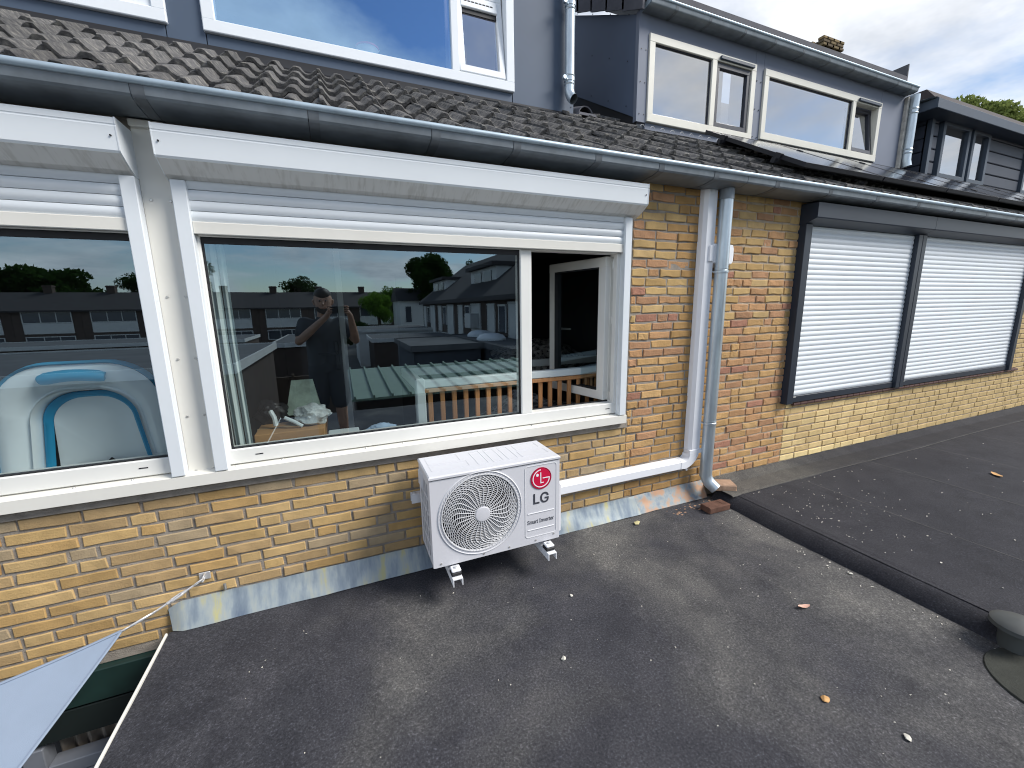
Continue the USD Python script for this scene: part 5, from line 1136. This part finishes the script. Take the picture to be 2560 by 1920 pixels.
# trees
def tree(name, lab, x, y, h, rx, rz_, n, leaf, seed, group=None, trunk=.3, zc=None):
    R = np.random.default_rng(seed); t = thing(name, lab, "tree", (x, y, ZG), group=group)
    zc = zc if zc is not None else h - rz_
    b = MB(); b.tube([(0, 0, 0), (.1, 0, zc * .5), (0, .1, zc)], [trunk, trunk * .75, trunk * .4], 9)
    cl = []
    for k in range(16):
        a, e = R.uniform(0, 6.28), R.uniform(-.7, 1.3); q = R.uniform(.35, .95)
        c = np.array([rx * q * math.cos(a) * math.cos(e), rx * q * math.sin(a) * math.cos(e), zc + rz_ * q * math.sin(e)]); cl.append(c)
        b.tube([(0, 0, zc * R.uniform(.6, .95)), c * np.array([.5, .5, 0]) + np.array([0, 0, (c[2] + zc) / 2]), c], [trunk * .35, trunk * .2, .02], 5)
    b.build("trunk", BARK, t)
    k = R.integers(0, len(cl), n); r = rx * .42 * np.cbrt(R.random(n)); d = R.normal(size=(n, 3)); d /= np.linalg.norm(d, axis=1, keepdims=True)
    p = np.array(cl)[k] + d * r[:, None] * np.array([1, 1, rz_ / rx * .9]); s = R.uniform(.6, 1.5, n) * (.075 if leaf is LEAFO else .12) * max(1, rx / 2.2)
    u = R.normal(size=(n, 3)); u /= np.linalg.norm(u, axis=1, keepdims=True); w = np.cross(u, R.normal(size=(n, 3))); w /= np.linalg.norm(w, axis=1, keepdims=True)
    v = np.stack([p - u * s[:, None], p + w * s[:, None] * .55, p + u * s[:, None], p - w * s[:, None] * .55], 1).reshape(-1, 3); i = np.arange(n)[:, None] * 4
    b = MB(); b.add(v, np.hstack([i, i + 1, i + 2, i + 3])); b.build("crown", leaf, t, smooth=False)
    return t
tree("broad_tree", "tall dark broad tree rising over the roofs in the mirror image", 9.8, -46, 10.4, 3.1, 3.3, 11000, LEAFD, 1)
tree("bush_tree", "bright green bushy tree in the far gap between the houses", 4.6, -52, 6.6, 1.9, 2.2, 6000, LEAFL, 2)
tree("bush_tree", "second bright green tree, right of the first in the gap", 7.2, -56, 7.4, 1.9, 2.4, 5000, LEAFL, 3)
tree("bush_tree", "dark green tree behind the pale cottage", 12.5, -55, 8.8, 2.2, 2.6, 5000, LEAFD, 4)
tree("conifer_like_tree", "narrow dark tree showing above the white dormer of the side row", 15.5, -47, 9.6, 1.3, 2.6, 4000, LEAFD, 5)
tree("back_tree", "tree behind the terraced roofs, above their chimneys near the person", -5.5, -74, 9.6, 2.6, 1.9, 4500, LEAFD, 6)
tree("back_tree", "tall tree behind the terraced roofs, at the right edge of the left pane", -21, -78, 12.4, 3.0, 3.6, 6000, LEAFD, 8)
tree("back_tree", "round tree behind the terraced roofs, middle of the left pane", -28, -80, 10.2, 2.8, 2.4, 4500, LEAFD, 9)
tree("back_tree", "wide tree behind the terraced roofs, far left", -40, -82, 11, 6.0, 3.0, 6000, LEAFD, 10)
tree("shrub", "dark shrub before the terraced houses, right of the person", 1.4, -40, 3.4, 1.6, 1.5, 3500, LEAFD, 11, trunk=.1)
tree("oak_tree", "olive-green treetop above the dark roof at the far right", 24.7, 8.4, 12.2, 2.2, 1.7, 40000, LEAFO, 12)
tree("oak_tree", "second olive-green treetop, right of the first above the dark roof", 29.0, 8.6, 12.7, 2.2, 1.7, 40000, LEAFO, 13)
# ------------------------------------------------------------------ the person taking the photograph (seen in the pane)
ME = thing("person", "person in a charcoal T-shirt and dark shorts holding up a phone with both hands", "person")
def skin_of(bones, edge, rounds=10):
    """bones: chains of (point, radius); hulls of neighbouring spheres, united and smoothed."""
    parts_ = []
    for ch in bones:
        for (p, r), (q, s) in zip(ch[:-1], ch[1:]):
            a = m3.Manifold.sphere(r, 20).translate(tuple(p)); c = m3.Manifold.sphere(s, 20).translate(tuple(q)); parts_.append(m3.Manifold.batch_hull([a, c]))
    M = m3.Manifold.batch_boolean(parts_, m3.OpType.Add).refine_to_length(edge).to_mesh()
    t = trimesh.Trimesh(M.vert_properties[:, :3], M.tri_verts); trimesh.smoothing.filter_taubin(t, iterations=rounds); return t
V3 = lambda *a: np.array(a, float)
px, py = -.17, -2.80
hip, chest, neck, head = V3(px, py - .02, 1.0), V3(px, py, 1.36), V3(px + .005, py + .02, 1.58), V3(px + .02, py + .045, 1.745)
ls, rs = V3(px + .19, py + .01, 1.50), V3(px - .19, py + .01, 1.50)
le, re = V3(.16, -2.70, 1.30), V3(-.43, -2.70, 1.31)
lw, rw = V3(.118, -2.485, 1.585), V3(-.118, -2.485, 1.585)
body = [[(head + V3(0, -.02, .03), .098), (head + V3(0, .0, -.03), .088), (head + V3(0, .035, -.085), .052)], [(head + V3(0, -.02, -.06), .062), (neck, .062), (chest + V3(0, 0, .08), .10)],
        [(ls, .07), (chest, .12), (rs, .07)], [(chest + V3(.07, 0, 0), .115), (hip + V3(.06, 0, .03), .115)], [(chest + V3(-.07, 0, 0), .115), (hip + V3(-.06, 0, .03), .115)],
        [(ls, .062), (ls * .45 + le * .55, .052), (le, .044), (le * .7 + lw * .3, .046), (lw, .029)], [(rs, .062), (rs * .45 + re * .55, .052), (re, .044), (re * .7 + rw * .3, .046), (rw, .029)]]
for sx in (-1, 1): body += [[(hip + V3(.09 * sx, 0, 0), .10), (V3(px + .11 * sx, py + .01, .55), .068), (V3(px + .115 * sx, py - .01, .36), .060), (V3(px + .12 * sx, py - .02, .13), .042), (V3(px + .12 * sx, py - .01, .09), .045), (V3(px + .125 * sx, py + .13, .085), .033)]]
t = skin_of(body, .03); face = [[(head + V3(0, .080, -.005), .012), (head + V3(0, .105, -.035), .014)], [(head + V3(-.03, .085, -.07), .010), (head + V3(.03, .085, -.07), .010)]] + [[(head + V3(.096 * s, -.015, .01), .018), (head + V3(.092 * s, -.01, -.03), .012)] for s in (-1, 1)]
hands = []
for s, w in ((1, lw), (-1, rw)):
    # the phone lies in x -.078 .. .078, z 1.61 .. 1.69, y -2.425 .. -2.416
    palm = V3(.088 * s, -2.455, 1.640)
    hands.append([(w, .028), (palm * .6 + w * .4, .026), (palm, .020)])
    for k, (dz, ln) in enumerate(((.030, 1.0), (.010, 1.08), (-.010, 1.0), (-.028, .82))):
        k0 = palm + V3(.006 * s, .004, dz); k1 = V3((.102 - .003 * k) * s, -2.432, 1.648 + dz * 1.15); k2 = V3(.094 * s, -2.412, 1.650 + dz * 1.2); k3 = V3((.094 - .030 * ln) * s, -2.4085, 1.650 + dz * 1.2)
        hands.append([(k0, .0105), (k1, .0092), (k2, .0082), (k3, .0068)])
    hands.append([(palm + V3(0, .002, -.012), .014), (V3(.072 * s, -2.452, 1.626), .0105), (V3(.050 * s, -2.442, 1.646), .0095), (V3(.036 * s, -2.437, 1.660), .0080)])
h = skin_of(hands, .006, 6); fc = skin_of(face, .008, 4)
b = MB(); b.tm(t); b.tm(h); b.tm(fc); b.build("body", SKIN, ME, smooth=True)
sh = [[(ls + V3(.0, 0, .0), .078), (chest, .135), (rs, .078)], [(chest + V3(.075, 0, .02), .128), (hip + V3(.07, 0, .02), .13)], [(chest + V3(-.075, 0, .02), .128), (hip + V3(-.07, 0, .02), .13)], [(neck + V3(0, -.01, -.05), .085), (chest, .14)],
      [(ls, .080), (ls * .42 + le * .58, .070)], [(rs, .080), (rs * .42 + re * .58, .070)]]
b = MB(); b.tm(skin_of(sh, .03)); b.build("t_shirt", SHIRT, ME, smooth=True)
so = [[(hip + V3(.075 * s, 0, -.02), .132), (V3(px + .11 * s, py + .01, .58), .098)] for s in (-1, 1)] + [[(hip + V3(-.07, 0, 0), .135), (hip + V3(.07, 0, 0), .135)]]
b = MB(); b.tm(skin_of(so, .03)); b.build("shorts", SHORTS, ME, smooth=True)
hr = [[(head + V3(0, -.035, .055), .098), (head + V3(0, .01, .075), .078)], [(head + V3(0, -.06, -.01), .075), (head + V3(0, -.045, .05), .095)]]
t = skin_of(hr, .02, 4); b = MB(); b.tm(t); b.build("hair", HAIR, ME, smooth=True)
b = MB(); b.tm(skin_of([[(head + V3(.05 * s, .045, -.085), .030), (head + V3(0, .055, -.105), .038)] for s in (-1, 1)], .012, 4)); b.build("beard", HAIR, ME, smooth=True)
b = MB()
for s in (-1, 1): b.tm(trimesh.creation.icosphere(2, .009).apply_translation(head + V3(.032 * s, .083, .004)))
b.build("eyes", BLACK, ME)
b = MB()
for s in (-1, 1): b.tm(skin_of([[(V3(px + .12 * s, py - .07, .088), .046), (V3(px + .125 * s, py + .06, .086), .048), (V3(px + .128 * s, py + .16, .078), .038)]], .02, 3))
b.build("shoes", BLACK, ME)
PH = thing("phone", "black phone held up in both hands by the person", "phone")
b = MB(); b.box(-.080, .080, -2.426, -2.4165, 1.612, 1.688, .004); b.build("phone_body", PHONE, PH)
b = MB()
for x in (-.062, -.044): b.cyl((x, -2.4168, 1.665), (x, -2.4150, 1.665), .006, s=14)
b.build("lens", BLACK, PH)
